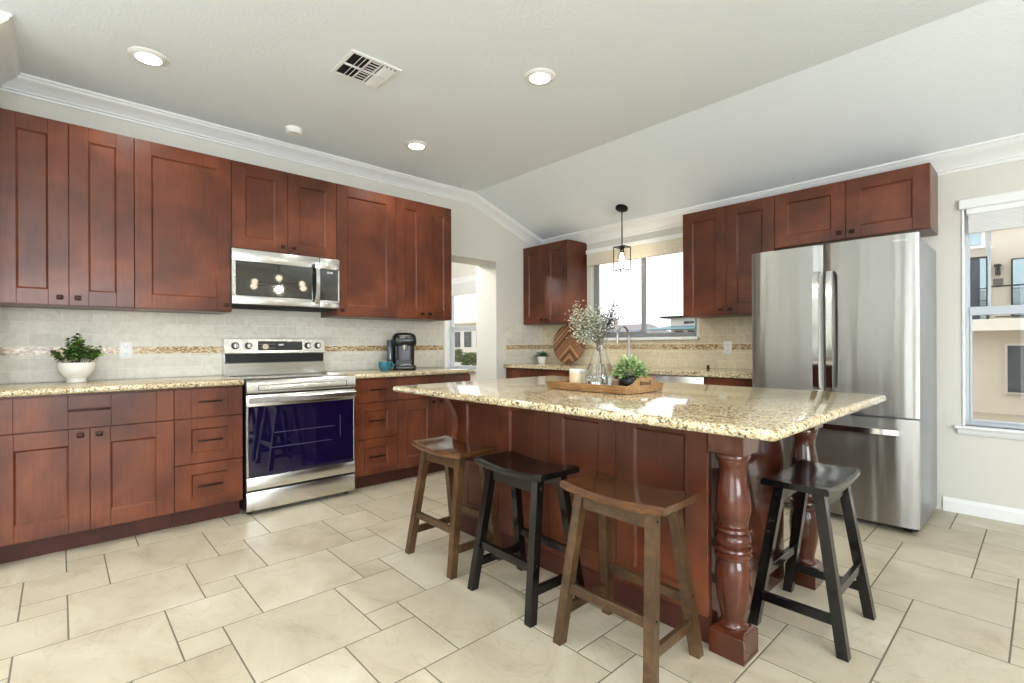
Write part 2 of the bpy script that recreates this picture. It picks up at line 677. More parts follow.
OY0, OY1, OZ = -1.475, -0.758, 2.082
mb = MB()
mb.box(-0.12, 0, -4.71, OY0, 0, HC + .05)
mb.box(-0.12, 0, OY0, OY1, OZ, HC + .05)
mb.box(-0.36, 0, OY1, 0, 0, HC + .05)
mb.box(-0.36, -0.12, OY0, OY1, OZ, HC + .05)
mb.box(-0.12, 0.69, -8.5, -4.71, 0, HC + .05)
struct('wall_left', mb, WALL, smooth=0)
mb = MB()
mb.box(-3.5, -3.36, -8.5, 0, 0, 2.8)
mb.box(-3.36, -0.12, -4.9, -4.78, 0, 2.8)
struct('wall_nook', mb, WALL, smooth=0)
mb = MB()
mb.box(7.5, 7.64, -8.5, -5.8, 0, 2.9)
mb.box(7.5, 7.64, -5.8, -3.4, 0, 0.6)
mb.box(7.5, 7.64, -5.8, -3.4, 2.3, 2.9)
mb.box(7.5, 7.64, -3.4, 0.14, 0, 2.9)
struct('wall_right', mb, WALL, smooth=0)
mb = wall_with_holes(0.0, 7.64, -8.64, -8.5, 0, 2.9, [(3.9, 7.1, 0.1, 2.2)])
struct('wall_front', mb, WALL, smooth=0)
# frames in the unseen living-room openings, added to light the room
def simple_frame(name, x0, x1, z0, z1, Mx):
    f = MB()
    for a, b, c, d in ((x0, x0 + .05, z0, z1), (x1 - .05, x1, z0, z1), (x0 + .05, x1 - .05, z0, z0 + .05), (x0 + .05, x1 - .05, z1 - .05, z1),
                       ((x0 + x1) / 2 - .03, (x0 + x1) / 2 + .03, z0 + .05, z1 - .05)):
        f.box(a, b, -.03, .03, c, d, M=Mx)
    struct(name, f, VINYL, smooth=0)


simple_frame('door_1', 3.9, 7.1, .1, 2.2, Matrix.Translation((0, -8.55, 0)))
simple_frame('window_4', -1.2, 1.2, .6, 2.3, Matrix.Translation((7.57, -4.6, 0)) @ Matrix.Rotation(PI / 2, 4, 'Z'))

mb = MB()
t = 0.08
mb.prism([(-8.5, HC), (YC, HC), (0.0, HB), (0.14, HB - .04), (0.14, HB + t), (YC, HC + t), (-8.5, HC + t)], 0.0, 7.6, 'x')
mb.box(-3.5, -0.12, -4.9, 0.1, 2.56, 2.62)
struct('ceiling', mb, CEIL, smooth=0)


# crown moulding: profile (d = distance from wall, h = drop below ceiling plane)
CP = [(d_ * 1.15, h_) for d_, h_ in [(0.0, 0.0), (0.092, 0.0), (0.092, 0.012), (0.084, 0.016), (0.078, 0.028), (0.062, 0.040), (0.040, 0.052), (0.026, 0.068),
      (0.020, 0.074), (0.020, 0.082), (0.010, 0.086), (0.008, 0.098), (0.0, 0.1)]]


def crown(name, path):
    """path: list of (point on wall line, outward dir mitred)"""
    rings = []
    for (x, y, dx, dy) in path:
        ring = []
        for d, h in CP:
            px, py = x + dx * d, y + dy * d
            ring.append((px, py, zc(py) - h))
        rings.append(ring)
    m = MB()
    m.sweep(rings)
    struct(name, m, TRIM, smooth=25)


def crownB():
    rings = []
    for (x, dx) in ((0.0, 1), (7.5, 0)):
        rings.append([(x + dx * d, -d, HB - (h if d else h) + SL * d * (1 if h < .02 else 1) * (1 if True else 0)) for d, h in CP])
    m = MB()
    m.sweep(rings)
    struct('trim_2', m, TRIM, smooth=25)


# left wall crown: flat part then down the slope (mitred at both inner corners)
ring_list = []
for (y, mit) in ((-4.71, 'a'), (YC, None), (0.0, 'b')):
    ring = []
    for d, h in CP:
        yy = y + (d if mit == 'a' else (-d if mit == 'b' else 0))
        ring.append((d, yy, zc(yy) - h))
    ring_list.append(ring)
m = MB(); m.sweep(ring_list); struct('trim_1', m, TRIM, smooth=25)
crownB()
# crown round the pier at the left edge
pts = []
m = MB()
r1 = [(d, -4.71 + d, HC - h) for d, h in CP]
r2 = [(0.69 + d, -4.71 + d, HC - h) for d, h in CP]
r3 = [(0.69 + d, -8.5, HC - h) for d, h in CP]
m.sweep([r1, r2, r3]); struct('trim_3', m, TRIM, smooth=25)

# baseboards
m = MB()
bb = [(0, 0), (-0.016, 0), (-0.016, 0.07), (-0.009, 0.082), (-0.007, 0.09), (0, 0.092)]
m.prism(bb, 3.74, 7.5, 'x')
struct('baseboard_back', m, TRIM, smooth=25)
m = MB()
m.box(0.0, 0.014, -0.757, -0.66, 0, 0.09, 0.002)
struct('baseboard_left', m, TRIM)


# ------------------------------------------------------------------ windows
def window(name, x0, x1, z0, z1, kind, VINYL=VINYL, fr=0.045):
    f = MB()
    y0, y1 = 0.045, 0.095
    f.box(x0, x0 + fr, y0, y1, z0, z1, .004)
    f.box(x1 - fr, x1, y0, y1, z0, z1, .004)
    f.box(x0 + fr, x1 - fr, y0, y1, z1 - fr, z1, .004)
    f.box(x0 + fr, x1 - fr, y0, y1, z0, z0 + fr, .004)
    root = struct(name, f, VINYL)
    g = MB()
    g.box(x0 + fr, x1 - fr, .068, .072, z0 + fr, z1 - fr)
    g.build('glass_pane', PANE, root, 0)
    s = MB()
    if kind == 'slider':
        xm = (x0 + x1) / 2 + .025
        s.box(xm - .024, xm + .024, .035, .064, z0 + fr, z1 - fr, .004)
        s.box(x0 + fr, x0 + fr + .03, .04, .064, z0 + fr, z1 - fr, .003)
        s.box(x0 + fr + .03, xm - .024, .04, .064, z0 + fr, z0 + fr + .02, .003)
    elif kind == 'hung':
        zm = 1.343
        s.box(x0 + fr, x1 - fr, .03, .064, zm - .028, zm + .028, .004)
        s.box(x0 + .112, x0 + .128, .05, .064, zm + .028, z1 - fr, .002)
        for a in (x0 + fr, x1 - fr - .012):
            s.box(a, a + .012, .04, .064, z0 + fr, zm - .028, .003)
        s.box(x0 + fr + .012, x1 - fr - .012, .04, .064, z0 + fr, z0 + fr + .015, .003)
    else:
        zm = 1.38
        s.box(x0 + fr, x1 - fr, .03, .064, zm - .03, zm + .03, .004)
        s.box(x0 + fr, x0 + fr + .03, .04, .064, z0 + fr, zm - .03, .003)
    s.build('sash_rail', VINYL, root)
    return root


w1 = window('window_1', *W1, 'slider', plain('backlit_grey_frame', srgb(140, 144, 146), .4))  # frame colour darkened to carry its backlit shade
s = MB()
s.box(W1[0] - .04, W1[1] + .03, -0.045, 0.045, W1[2] - .03, W1[2], .004)
s.build('window_sill', TRIM, w1)
w2 = window('window_2', *W2, 'hung', fr=.026)
s = MB()
s.box(W2[0] - .045, W2[1] + .045, -0.05, 0.045, W2[2] - .018, W2[2], .005)
s.prism([(-.0, W2[2] - .018), (-.03, W2[2] - .018), (-.022, W2[2] - .05), (-.012, W2[2] - .06), (0, W2[2] - .06)], W2[0] - .03, W2[1] + .03, 'x')
s.build('window_sill', TRIM, w2)
s = MB()
s.box(W2[0] - .008, W2[0] + .006, -0.010, 0.045, W2[2], W2[3], .003)
s.box(W2[1] - .006, W2[1] + .008, -0.010, 0.045, W2[2], W2[3], .003)
s.box(W2[0] - .02, W2[1] + .02, -0.03, 0.045, W2[3] - .045, W2[3] + .018, .004)
s.build('casing', TRIM, w2)
w3 = window('window_3', *W3, 'nook')
s = MB()
s.box(W3[0] - .05, W3[0] + .005, -0.015, 0.045, W3[2] - .05, W3[3] + .05, .003)
s.box(W3[1] - .005, W3[1] + .05, -0.015, 0.045, W3[2] - .05, W3[3] + .05, .003)
s.box(W3[0] + .005, W3[1] - .005, -0.015, 0.045, W3[3] - .004, W3[3] + .05, .003)
s.box(W3[0] - .02, W3[1] + .02, -0.06, 0.045, W3[2] - .03, W3[2], .003)
s.build('casing', TRIM, w3)


def blind(name, label, x0, x1, zt, head, stack, mat, slat, y=-0.008, depth=.05, group=None):
    root = thing(name, label, 'window blind', ((x0 + x1) / 2, y, zt - head - stack))
    L = (x1 - x0) / 2
    h = MB()
    h.box(-L, L, -depth / 2 - .006, depth / 2, stack, stack + head, .004)
    h.build('headrail', TRIM, root)
    b = MB()
    n = max(3, int(stack / slat))
    for k in range(n):
        z = stack * k / n
        b.box(-L + .01, L - .01, -depth / 2, depth / 2 - .004, z + .0008, z + stack / n - .0008, .002)
    b.build('gathered_slats', mat, root)
    return root


SHADE = plain('cream_shade_fabric', srgb(222, 214, 198), 0.8)
blind('cellular_shade', 'cream raised window shade across the top of the wide window over the sink', W1[0] - .02, W1[1] + .02, 2.19, .045, .13, SHADE, .02, y=-.035, depth=.06)
blind('window_blind', 'white raised slatted blind at the top of the tall right window', W2[0] + .015, W2[1] - .015, W2[3] - .045, .04, .12, WHITE, .009, y=.012, depth=.05)
blind('window_blind', 'pale raised blind at the top of the window seen through the left wall opening', W3[0] + .01, W3[1] - .01, W3[3], .05, .17, WHITE, .012, y=.01, depth=.05)

# ------------------------------------------------------------------ backsplash
ZT0, ZT1, ZA0, ZA1 = 0.9145, 1.371, 1.083, 1.132


def splash(label, segs, tm, am, axis):
    """segs: list of (a0,a1,z0,z1) tile rects"""
    root = thing('tile_backsplash', label, 'backsplash', (0, 0, 0))
    b = MB(); a = MB()
    for (p, q, z0, z1, strip) in segs:
        if axis == 'y':
            if strip:
                b.box(0.0005, .008, p, q, z0, ZA0); b.box(0.0005, .008, p, q, ZA1, z1)
                a.box(0.0005, .0095, p + (.03 if strip == 2 else 0), q, ZA0, ZA1)
                if strip == 2: b.box(0.0005, .008, p, p + .03, ZA0, ZA1)
            else: b.box(0.0005, .008, p, q, z0, z1)
        else:
            if strip:
                b.box(p, q, -.008, -0.0005, z0, ZA0); b.box(p, q, -.008, -0.0005, ZA1, z1)
                a.box(p, q, -.0095, -0.0005, ZA0, ZA1)
            else: b.box(p, q, -.008, -0.0005, z0, z1)
    b.build('stone_tile', tm, root, 0)
    a.build('mosaic_strip', am, root, 0)
    return root


splash('long cream stone brick backsplash with gold mosaic strip behind the stove', [(-4.7085, -1.494, ZT0, ZT1, 1)], TILE_Y, MOSAIC_Y, 'y')
splash('short cream tile backsplash on the left wall beside the corner cutting board', [(-0.647, -0.0105, ZT0, ZT1, 2)], TILE_Y, MOSAIC_Y, 'y')
splash('cream stone brick backsplash with mosaic strip under the sink window', [(0.0, 0.718, ZT0, ZT1, 1), (0.718, 2.032, ZT0, 1.174, 1), (2.032, 2.80, ZT0, ZT1, 1)], TILE_X, MOSAIC_X, 'x')

# ------------------------------------------------------------------ cabinets
SW = 0.088


def shaker(x0, x1, z0, z1, yf, sw=SW, rw=None, th=0.02, rec=0.010):
    """frame and recessed panel, front face at y = yf (facing -y)"""
    rw = rw or sw
    m = MB()
    b = 0.0016
    m.box(x0, x0 + sw, yf, yf + th, z0, z1, b)
    m.box(x1 - sw, x1, yf, yf + th, z0, z1, b)
    m.box(x0 + sw, x1 - sw, yf, yf + th, z0, z0 + rw, b)
    m.box(x0 + sw, x1 - sw, yf, yf + th, z1 - rw, z1, b)
    a0, a1, c0, c1 = x0 + sw, x1 - sw, z0 + rw, z1 - rw
    e = 0.009
    o = [(a0, yf + .0012, c0), (a1, yf + .0012, c0), (a1, yf + .0012, c1), (a0, yf + .0012, c1)]
    i = [(a0 + e, yf + rec, c0 + e), (a1 - e, yf + rec, c0 + e), (a1 - e, yf + rec, c1 - e), (a0 + e, yf + rec, c1 - e)]
    for k in range(4):
        j = (k + 1) % 4
        m.face([o[k], o[j], i[j], i[k]])
    m.box(a0 + e * .9, a1 - e * .9, yf + rec, yf + th - .002, c0 + e * .9, c1 - e * .9)
    return m


def knob(parent, x, z, yf, name='knob'):
    m = MB()
    m.cyl((x, yf - .001, z), (x, yf - .018, z), .006, n=10)
    m.box(x - .015, x + .015, yf - .027, yf - .016, z - .013, z + .013, .004, 2)
    m.build(name, BRONZE, parent)


def pull(parent, xc, z, yf, L=.14):
    m = MB()
    for sgn in (-1, 1):
        m.cyl((xc + sgn * L * .36, yf - .001, z), (xc + sgn * L * .36, yf - .026, z), .005, n=10)
    m.box(xc - L / 2, xc + L / 2, yf - .032, yf - .022, z - .006, z + .006, .003, 2)
    m.build('pull_handle', BRONZE, parent)


def cabinet_box(root, W, D, z0, z1, name='cabinet_box'):
    m = MB()
    m.box(0.001, W - .001, -D, -0.009, z0, z1, .001)
    m.build(name, CHERRY, root)


def upper(label, loc, rz, W, z0, z1, doors, D=.315, sw=SW, rail=None, knobs='bottom'):
    """doors: list of (x0,x1,knob side)"""
    root = thing('wall_cabinet', label, 'cabinet', (loc[0], loc[1], z0), rz)
    H = z1 - z0
    m = MB()
    m.box(0.001, W - .001, -D, -0.0, 0, H, .001)
    m.build('cabinet_box', CHERRY, root)
    g = .0015
    for (a, b, side) in doors:
        d = shaker(a + g, b - g, .004, H - .003, -D - .0215, sw, rail).build('door', CHERRY, root)
        kx = b - sw * .45 if side == 'r' else a + sw * .45
        knob(d, kx, sw * .55 if knobs == 'bottom' else H - sw * .5, -D - .0215)
    return root


A = PI / 2
upper('tall cherry wall cabinet with two narrow doors at the far left', (0, -4.705, 0), A, .62, 1.374, 2.455, [(0, .31, 'r'), (.31, .62, 'l')])
upper('tall cherry wall cabinet with one wide door left of the microwave', (0, -4.085, 0), A, .5525, 1.374, 2.455, [(0, .5525, 'r')])
upper('short cherry wall cabinet with two doors above the microwave', (0, -3.5325, 0), A, .7625, 1.83, 2.455, [(0, .381, 'r'), (.381, .7625, 'l')])
upper('tall cherry wall cabinet with one wide door right of the microwave', (0, -2.77, 0), A, .5425, 1.374, 2.455, [(0, .5425, 'l')])
upper('tall cherry wall cabinet with two narrow doors beside the wall opening', (0, -2.2275, 0), A, .6045, 1.374, 2.455, [(0, .302, 'r'), (.302, .6045, 'l')])
upper('cherry corner wall cabinet above the round cutting board', (0.012, 0, 0), 0, .692, 1.372, 2.286, [(0, .346, 'r'), (.346, .692, 'l')])
upper('cherry wall cabinet with two doors between sink window and fridge', (2.04, 0, 0), 0, .758, 1.372, 2.286, [(0, .382, 'r'), (.382, .758, 'l')])
upper('short cherry wall cabinet above the fridge with two wide doors', (2.7985, 0, 0), 0, .9215, 1.868, 2.286, [(0, .466, 'r'), (.466, .9215, 'l')], rail=.08)

ZB1 = 0.873


def base_cab(label, loc, rz, W, fronts, D=.60, toe=.535):
    root = thing('base_cabinet', label, 'cabinet', loc, rz)
    m = MB()
    m.box(0.001, W - .001, -D, -0.009, .105, ZB1, .001)
    m.build('cabinet_box', CHERRY, root)
    m = MB()
    m.box(0.001, W - .001, -toe, -0.02, 0.0, .104)
    m.build('toe_kick', KICK, root)
    yf = -D - .0215
    g = .0015
    for f in fronts:
        if f[0] == 'door':
            _, a, b, z0, z1, side = f
            d = shaker(a + g, b - g, z0 + g, z1 - g, yf).build('door', CHERRY, root)
            knob(d, b - .04 if side == 'r' else a + .04, z1 - .035, yf)
        elif f[0] == 'slab':
            _, a, b, z0, z1, hl = f
            m = MB()
            m.box(a + g, a + SW, yf, yf + .02, z0 + g, z1 - g, .0016)
            m.box(b - SW, b - g, yf, yf + .02, z0 + g, z1 - g, .0016)
            xc = (a + b) / 2
            if b - a > .5:
                m.box(a + SW, xc - .092, yf, yf + .02, z0 + g, z1 - g, .0016)
                m.box(xc - .092, xc + .092, yf, yf + .02, z0 + g, z1 - g, .0016)
                m.box(xc + .092, b - SW, yf, yf + .02, z0 + g, z1 - g, .0016)
            else:
                m.box(a + SW, b - SW, yf, yf + .02, z0 + g, z1 - g, .0016)
            d = m.build('drawer_front', CHERRY, root)
            pull(d, xc, (z0 + z1) / 2 + .01, yf, hl)
        else:
            _, a, b, z0, z1, hl = f
            d = shaker(a + g, b - g, z0 + g, z1 - g, yf, SW, .065).build('drawer_front', CHERRY, root)
            pull(d, (a + b) / 2, (z0 + z1) / 2 - .0, yf + .008, hl)
    return root


base_cab('two-door cherry base cabinet with one wide drawer under the potted plant', (0, -4.705, 0), A, .785,
         [('slab', 0, .785, .682, .866, .18), ('door', 0, .392, .112, .680, 'r'), ('door', .392, .785, .112, .680, 'l')])
base_cab('three-drawer cherry base cabinet left of the stove', (0, -3.92, 0), A, .381,
         [('slab', 0, .381, .682, .866, .13), ('drw', 0, .381, .396, .680, .14), ('drw', 0, .381, .112, .394, .14)])
base_cab('three-drawer cherry base cabinet right of the stove', (0, -2.766, 0), A, .384,
         [('slab', 0, .384, .682, .866, .13), ('drw', 0, .384, .396, .680, .14), ('drw', 0, .384, .112, .394, .14)])
base_cab('two-door cherry base cabinet under the coffee maker beside the wall opening', (0, -2.382, 0), A, .762,
         [('slab', 0, .762, .682, .866, .18), ('door', 0, .381, .112, .680, 'r'), ('door', .381, .762, .112, .680, 'l')])
base_cab('cherry base cabinet under the corner cutting board', (0.012, 0, 0), 0, .90,
         [('slab', 0, .90, .682, .866, .18), ('door', 0, .45, .112, .680, 'r'), ('door', .45, .90, .112, .680, 'l')])
base_cab('cherry sink base cabinet below the window faucet', (0.914, 0, 0), 0, .85,
         [('slab', 0, .85, .682, .866, .18), ('door', 0, .425, .112, .680, 'r'), ('door', .425, .85, .112, .680, 'l')])
base_cab('narrow cherry base cabinet between dishwasher and fridge', (2.375, 0, 0), 0, .40,
         [('slab', 0, .40, .682, .866, .13), ('drw', 0, .40, .396, .680, .14), ('drw', 0, .40, .112, .394, .14)])

# dishwasher
dw = thing('dishwasher', 'stainless steel dishwasher under the back counter left of the fridge', 'dishwasher', (1.766, 0, 0))
m = MB(); m.box(.004, .604, -.58, -.02, .10, ZB1, .002); m.build('body', BLACK, dw)
m = MB(); m.box(.006, .602, -.625, -.582, .115, .868, .004, 2); dd = m.build('door', STEEL, dw)
m = MB(); m.box(.06, .55, -.66, -.645, .79, .81, .004, 2); m.box(.08, .10, -.646, -.625, .79, .81); m.box(.51, .53, -.646, -.625, .79, .81); m.build('handle', CHROME, dd)
m = MB(); m.box(.006, .602, -.53, -.1, 0, .099); m.build('toe_kick', BLACK, dw)


# ------------------------------------------------------------------ granite worktops
def slab(m, x0, x1, y0, y1, z0, z1, edges, r=None):
    """edges: string of sides with a round nose: n s e w; built as an inset stack"""
    r = r or (z1 - z0) / 2
    rings = []
    K = 6
    for k in range(K + 1):
        a = -PI / 2 + PI * k / K
        ins = r * (1 - math.cos(a)); z = (z0 + z1) / 2 + r * math.sin(a)
        ax0 = x0 + (ins if 'w' in edges else 0); ax1 = x1 - (ins if 'e' in edges else 0)
        ay0 = y0 + (ins if 's' in edges else 0); ay1 = y1 - (ins if 'n' in edges else 0)
        c = 0.012
        rings.append([(ax0 + c, ay0, z), (ax1 - c, ay0, z), (ax1 - c * .3, ay0 + c * .3, z), (ax1, ay0 + c, z), (ax1, ay1 - c, z), (ax1 - c * .3, ay1 - c * .3, z),
                      (ax1 - c, ay1, z), (ax0 + c, ay1, z), (ax0 + c * .3, ay1 - c * .3, z), (ax0, ay1 - c, z), (ax0, ay0 + c, z), (ax0 + c * .3, ay0 + c * .3, z)])
    m.sweep(rings)


def top(label, *a, **k):
    m = MB()
    slab(m, *a, **k)
    o = m.build('granite_countertop', GRANITE, None, 50)
    return tag(o, label, 'countertop')


ZC0, ZC1 = 0.8735, 0.9135
top('speckled granite countertop left of the stove under the potted plant', 0.001, 0.655, -4.705, -3.5345, ZC0, ZC1, 'e', r=.018)
top('speckled granite countertop right of the stove under the coffee maker', 0.001, 0.655, -2.7685, -1.60, ZC0, ZC1, 'en', r=.018)
# back counter with sink cut-out
m = MB()
m.box(0.001, 1.02, -.655, -.001, ZC0, ZC1, .004)
m.box(1.02, 1.68, -.655, -.55, ZC0, ZC1, .004)
m.box(1.02, 1.68, -.15, -.001, ZC0, ZC1, .004)
m.box(1.68, 2.781, -.655, -.001, ZC0, ZC1, .004)
tag(m.build('granite_countertop', GRANITE), 'speckled granite countertop along the back wall under the sink window', 'countertop')
m = MB()
m.box(1.025, 1.675, -.545, -.155, .73, .738); m.box(1.025, 1.033, -.545, -.155, .738, .872); m.box(1.667, 1.675, -.545, -.155, .738, .872)
m.box(1.033, 1.667, -.545, -.537, .738, .872); m.box(1.033, 1.667, -.163, -.155, .738, .872)
sk = tag(m.build('kitchen_sink', STEEL), 'undermount steel sink set in the back counter below the window', 'sink')
m = MB(); m.cyl((1.35, -.35, .7385), (1.35, -.35, .742), .04); m.build('drain', CHROME, sk)

# ------------------------------------------------------------------ island
IX0, IX1, IYF, IYB = 1.79, 3.36, -2.62, -1.86
isl = thing('kitchen_island', 'large cherry kitchen island with turned corner posts under the granite slab', 'kitchen island', (2.6, -2.3, 0))
LO = Vector((-2.6, 2.3, 0))


def ibox(m, x0, x1, y0, y1, z0, z1, b=0.0, seg=1):
    m.box(x0 - 2.6, x1 - 2.6, y0 + 2.3, y1 + 2.3, z0, z1, b, seg)


m = MB(); ibox(m, IX0 + .002, IX1 - .02, IYF, IYB, .10, .868, .001); m.build('island_body', CHERRY_G, isl)
m = MB(); ibox(m, IX0 + .03, IX1 - .002, IYF + .03, IYB - .03, 0, .099); m.build('toe_kick', KICK, isl)
m = MB(); ibox(m, IX1 - .019, IX1, IYF + .001, IYB, .0, .868, .001); m.build('side_panel', CHERRY_G, isl)
ws = [IX0 - .0, 2.165, 2.545, 2.945, 3.358]
for a, b in zip(ws, ws[1:]):
    mm = shaker(a - 2.6 + .002, b - 2.6 - .002, .105, .866, IYF - .022 + 2.3, .09 if b - a > .35 else .08, .085)
    mm.build('front_panel', CHERRY, isl)
m = MB(); ibox(m, IX0, IX1 - .0, IYF - .012, IYF, .0, .10, .002); m.build('base_board', KICK, isl)

POST = [(0.0, .098), (.050, .100), (.052, .106), (.046, .112), (.043, .122), (.043, .134), (.045, .142), (.050, .168), (.056, .20), (.0605, .245), (.062, .285), (.060, .315),
        (.054, .335), (.050, .345), (.058, .349), (.064, .355), (.064, .364), (.058, .370), (.059, .376), (.064, .382), (.062, .390), (.052, .396),
        (.058, .404), (.062, .418), (.058, .433), (.051, .440), (.058, .446), (.064, .453), (.062, .463), (.052, .470), (.050, .478), (.054, .495), (.0605, .525), (.0615, .545),
        (.059, .575), (.053, .61), (.047, .645), (.045, .672), (.048, .690), (.054, .704), (.054, .712), (.059, .716), (.060, .726), (.056, .733), (0, .735)]


def post(xc, yc):
    h = .0635
    m = MB()
    x, y = xc - 2.6, yc + 2.3
    m.box(x - h, x + h, y - h, y + h, 0, .088, .0015)
    # chamfered shoulder of the foot block
    m.hexa([(x - h + .001, y - h + .001, .088), (x + h - .001, y - h + .001, .088), (x + h - .001, y + h - .001, .088), (x - h + .001, y + h - .001, .088)],
           [(x - .04, y - .04, .106), (x + .04, y - .04, .106), (x + .04, y + .04, .106), (x - .04, y + .04, .106)])
    m.box(x - h, x + h, y - h, y + h, .735, .8705, .0015)
    m.lathe(POST, (x, y, 0), 40)
    return m.build('turned_post', CHERRY_G, isl, 40)


post(3.435, -2.606)
post(3.435, -1.8185)
# scrolled bracket under the front overhang at the left end
prof = [(IYF, .868), (IYF - .145, .868), (IYF - .145, .84), (IYF - .13, .834), (IYF - .118, .815), (IYF - .10, .785), (IYF - .082, .755), (IYF - .066, .725),
        (IYF - .056, .69), (IYF - .053, .65), (IYF - .058, .62), (IYF - .066, .59), (IYF - .062, .565), (IYF - .05, .545), (IYF - .025, .535), (IYF, .53)]
m = MB(); m.prism([(p[0] + 2.3, p[1]) for p in prof], IX0 - 2.6 - .0, IX0 - 2.6 + .05, 'x'); m.build('scroll_bracket', CHERRY, isl)
top('large speckled granite island slab carrying the wooden tray', 1.74, 3.74, -3.06, -1.735, 0.871, 0.906, 'nsew', r=.0165)


# ------------------------------------------------------------------ range
rg = thing('kitchen_range', 'stainless steel electric range with dark glass oven door', 'stove', (0, -3.5325, 0), A)
W = .7625
x0, x1 = .004, W - .004
m = MB(); m.box(x0, x1, -.64, -.03, .03, .895, .002); m.build('body', BLACK, rg)
for xx in (x0 + .04, x1 - .04):
    for yy in (-.58, -.1):
        m = MB(); m.cyl((xx, yy, 0), (xx, yy, .03), .018); m.build('foot', BLACK, rg)
m = MB(); m.box(x0, x1, -.655, -.09, .8955, .905, .003, 2); ct = m.build('cooktop', BLKGLASS, rg)
m = MB()
for (cx, cy, r_) in ((.2, -.48, .11), (.56, -.48, .09), (.2, -.22, .075), (.56, -.22, .10)):
    m.lathe([(r_, .9052), (r_ + .002, .9054), (r_ + .004, .9052)], (cx, cy, 0), 40)
m.build('burner_ring', plain('grey_print', srgb(120, 120, 122), .4), ct)
# front top band
m = MB()
m.prism([(-.641, .818), (-.672, .818), (-.678, .826), (-.678, .886), (-.668, .902), (-.655, .909), (-.641, .909)], x0, x1, 'x')
fb = m.build('front_band', STEEL, rg)
m = MB()
for a in ((.075, .69, .8685, .872), (.075, .69, .832, .8355), (.075, .0785, .8355, .8685), (.6865, .69, .8355, .8685)):
    m.box(a[0], a[1], -.6795, -.676, a[2], a[3])
m.build('band_groove', GAP, fb)
# oven door
m = MB()
m.box(x0, x1, -.668, -.641, .172, .255, .003, 2)
m.box(x0, x1, -.668, -.641, .728, .806, .003, 2)
m.box(x0, x0 + .012, -.668, -.641, .256, .727, .002)
m.box(x1 - .012, x1, -.668, -.641, .256, .727, .002)
od = m.build('oven_door', STEEL, rg)
m = MB(); m.box(x0 + .0125, x1 - .0125, -.667, -.645, .256, .727, .001); og = m.build('door_glass', OVGLASS, od)
m = MB()
for zz, a, b in ((.54, .18, .6), (.44, .16, .58)):
    m.box(a, b, -.6685, -.667, zz, zz + .004)
for zz in (.58, .62):
    pass
m.box(.64, .644, -.6685, -.667, .46, .62)
m.build('rack_lines', plain('dim_rack_metal', srgb(96, 96, 110), .3, .6), og)
m = MB(); m.prism([(-.712, .752), (-.718, .758), (-.718, .786), (-.712, .792), (-.700, .792), (-.694, .786), (-.694, .758), (-.700, .752)], x0 + .01, x1 - .01, 'x')
for xx in (x0 + .03, x1 - .06):
    m.box(xx, xx + .03, -.696, -.667, .76, .784, .002)
m.build('oven_handle', STEEL, od)
m = MB(); m.box(x0, x1, -.664, -.641, .034, .158, .003, 2); m.build('storage_drawer', STEEL, rg)
# backguard
m = MB()
m.prism([(-.012, .906), (-.088, .906), (-.088, 1.0), (-.066, 1.004), (-.066, 1.07), (-.012, 1.07)], x0, x1, 'x')
m.prism([(-.012, 1.072), (-.092, 1.072), (-.098, 1.078), (-.086, 1.186), (-.070, 1.192), (-.012, 1.192)], x0, x1, 'x')
bgd = m.build('backguard', STEEL, rg)
m = MB(); m.box(x0 + .006, x1 - .006, -.082, -.060, 1.006, 1.071); m.build('vent_slot', BLACK, bgd)
ptz = lambda z: -.098 + (z - 1.078) * (.012 / .108)
m = MB()
m.hexa([(.235, ptz(1.098) - .002, 1.098), (.235, ptz(1.098) + .01, 1.098), (.572, ptz(1.098) + .01, 1.098), (.572, ptz(1.098) - .002, 1.098)],
       [(.235, ptz(1.17) - .002, 1.17), (.235, ptz(1.17) + .01, 1.17), (.572, ptz(1.17) + .01, 1.17), (.572, ptz(1.17) - .002, 1.17)])
dsp = m.build('display', BLKGLASS, bgd)
m = MB()
for i in range(6):
    for j in range(2):
        m.box(.25 + i * .02, .259 + i * .02, ptz(1.115 + j * .03) - .0035, ptz(1.115 + j * .03), 1.115 + j * .03, 1.118 + j * .03)
m.box(.388, .425, ptz(1.143) - .0035, ptz(1.143), 1.136, 1.148)
m.build('display_marks', plain('display_print', srgb(190, 190, 200), .5), dsp)
for kx in (.075, .168, .618, .700):
    m = MB()
    z = 1.135; y = ptz(z)
    m.cyl((kx, y + .002, z), (kx, y - .010, z), .027, .026, 28)
    k = m.build('burner_knob', BLACK, bgd)
    m = MB()
    m.cyl((kx, y - .009, z), (kx, y - .028, z), .018, .016, 24)
    m.box(kx - .004, kx + .004, y - .032, y - .012, z - .018, z + .018, .002)
    m.build('knob_grip', CHROME, k)

# ------------------------------------------------------------------ microwave
mw = thing('microwave', 'stainless steel over-the-range microwave hanging below the short cabinet', 'microwave', (0, -3.548, 1.418), A)
W = .773
m = MB(); m.box(.004, W - .004, -.372, -.01, .004, .410, .002); m.build('body', BLACK, mw)
m = MB(); m.box(.01, W - .01, -.36, -.03, 0, .0038); m.box(.16, .36, -.30, -.12, -.004, 0); m.build('bottom_grille', GAP, mw)
m = MB()
DX = .612
m.box(.0, DX, -.402, -.374, .315, .402, .004, 2)
m.box(.0, DX, -.402, -.374, .012, .072, .004, 2)
m.box(.0, .024, -.402, -.374, .072, .315, .002)
md = m.build('microwave_door', STEEL, mw)
m = MB(); m.box(.0245, DX, -.400, -.376, .0725, .3145, .001); mg = m.build('door_window', MWGLASS, md)
m = MB()
for a in ((.07, .56, .105, .106), (.07, .56, .28, .281)):
    m.box(a[0], a[1], -.4008, -.400, a[2], a[3])
m.build('window_border', plain('window_print', srgb(70, 72, 70), .3), mg)
m = MB()
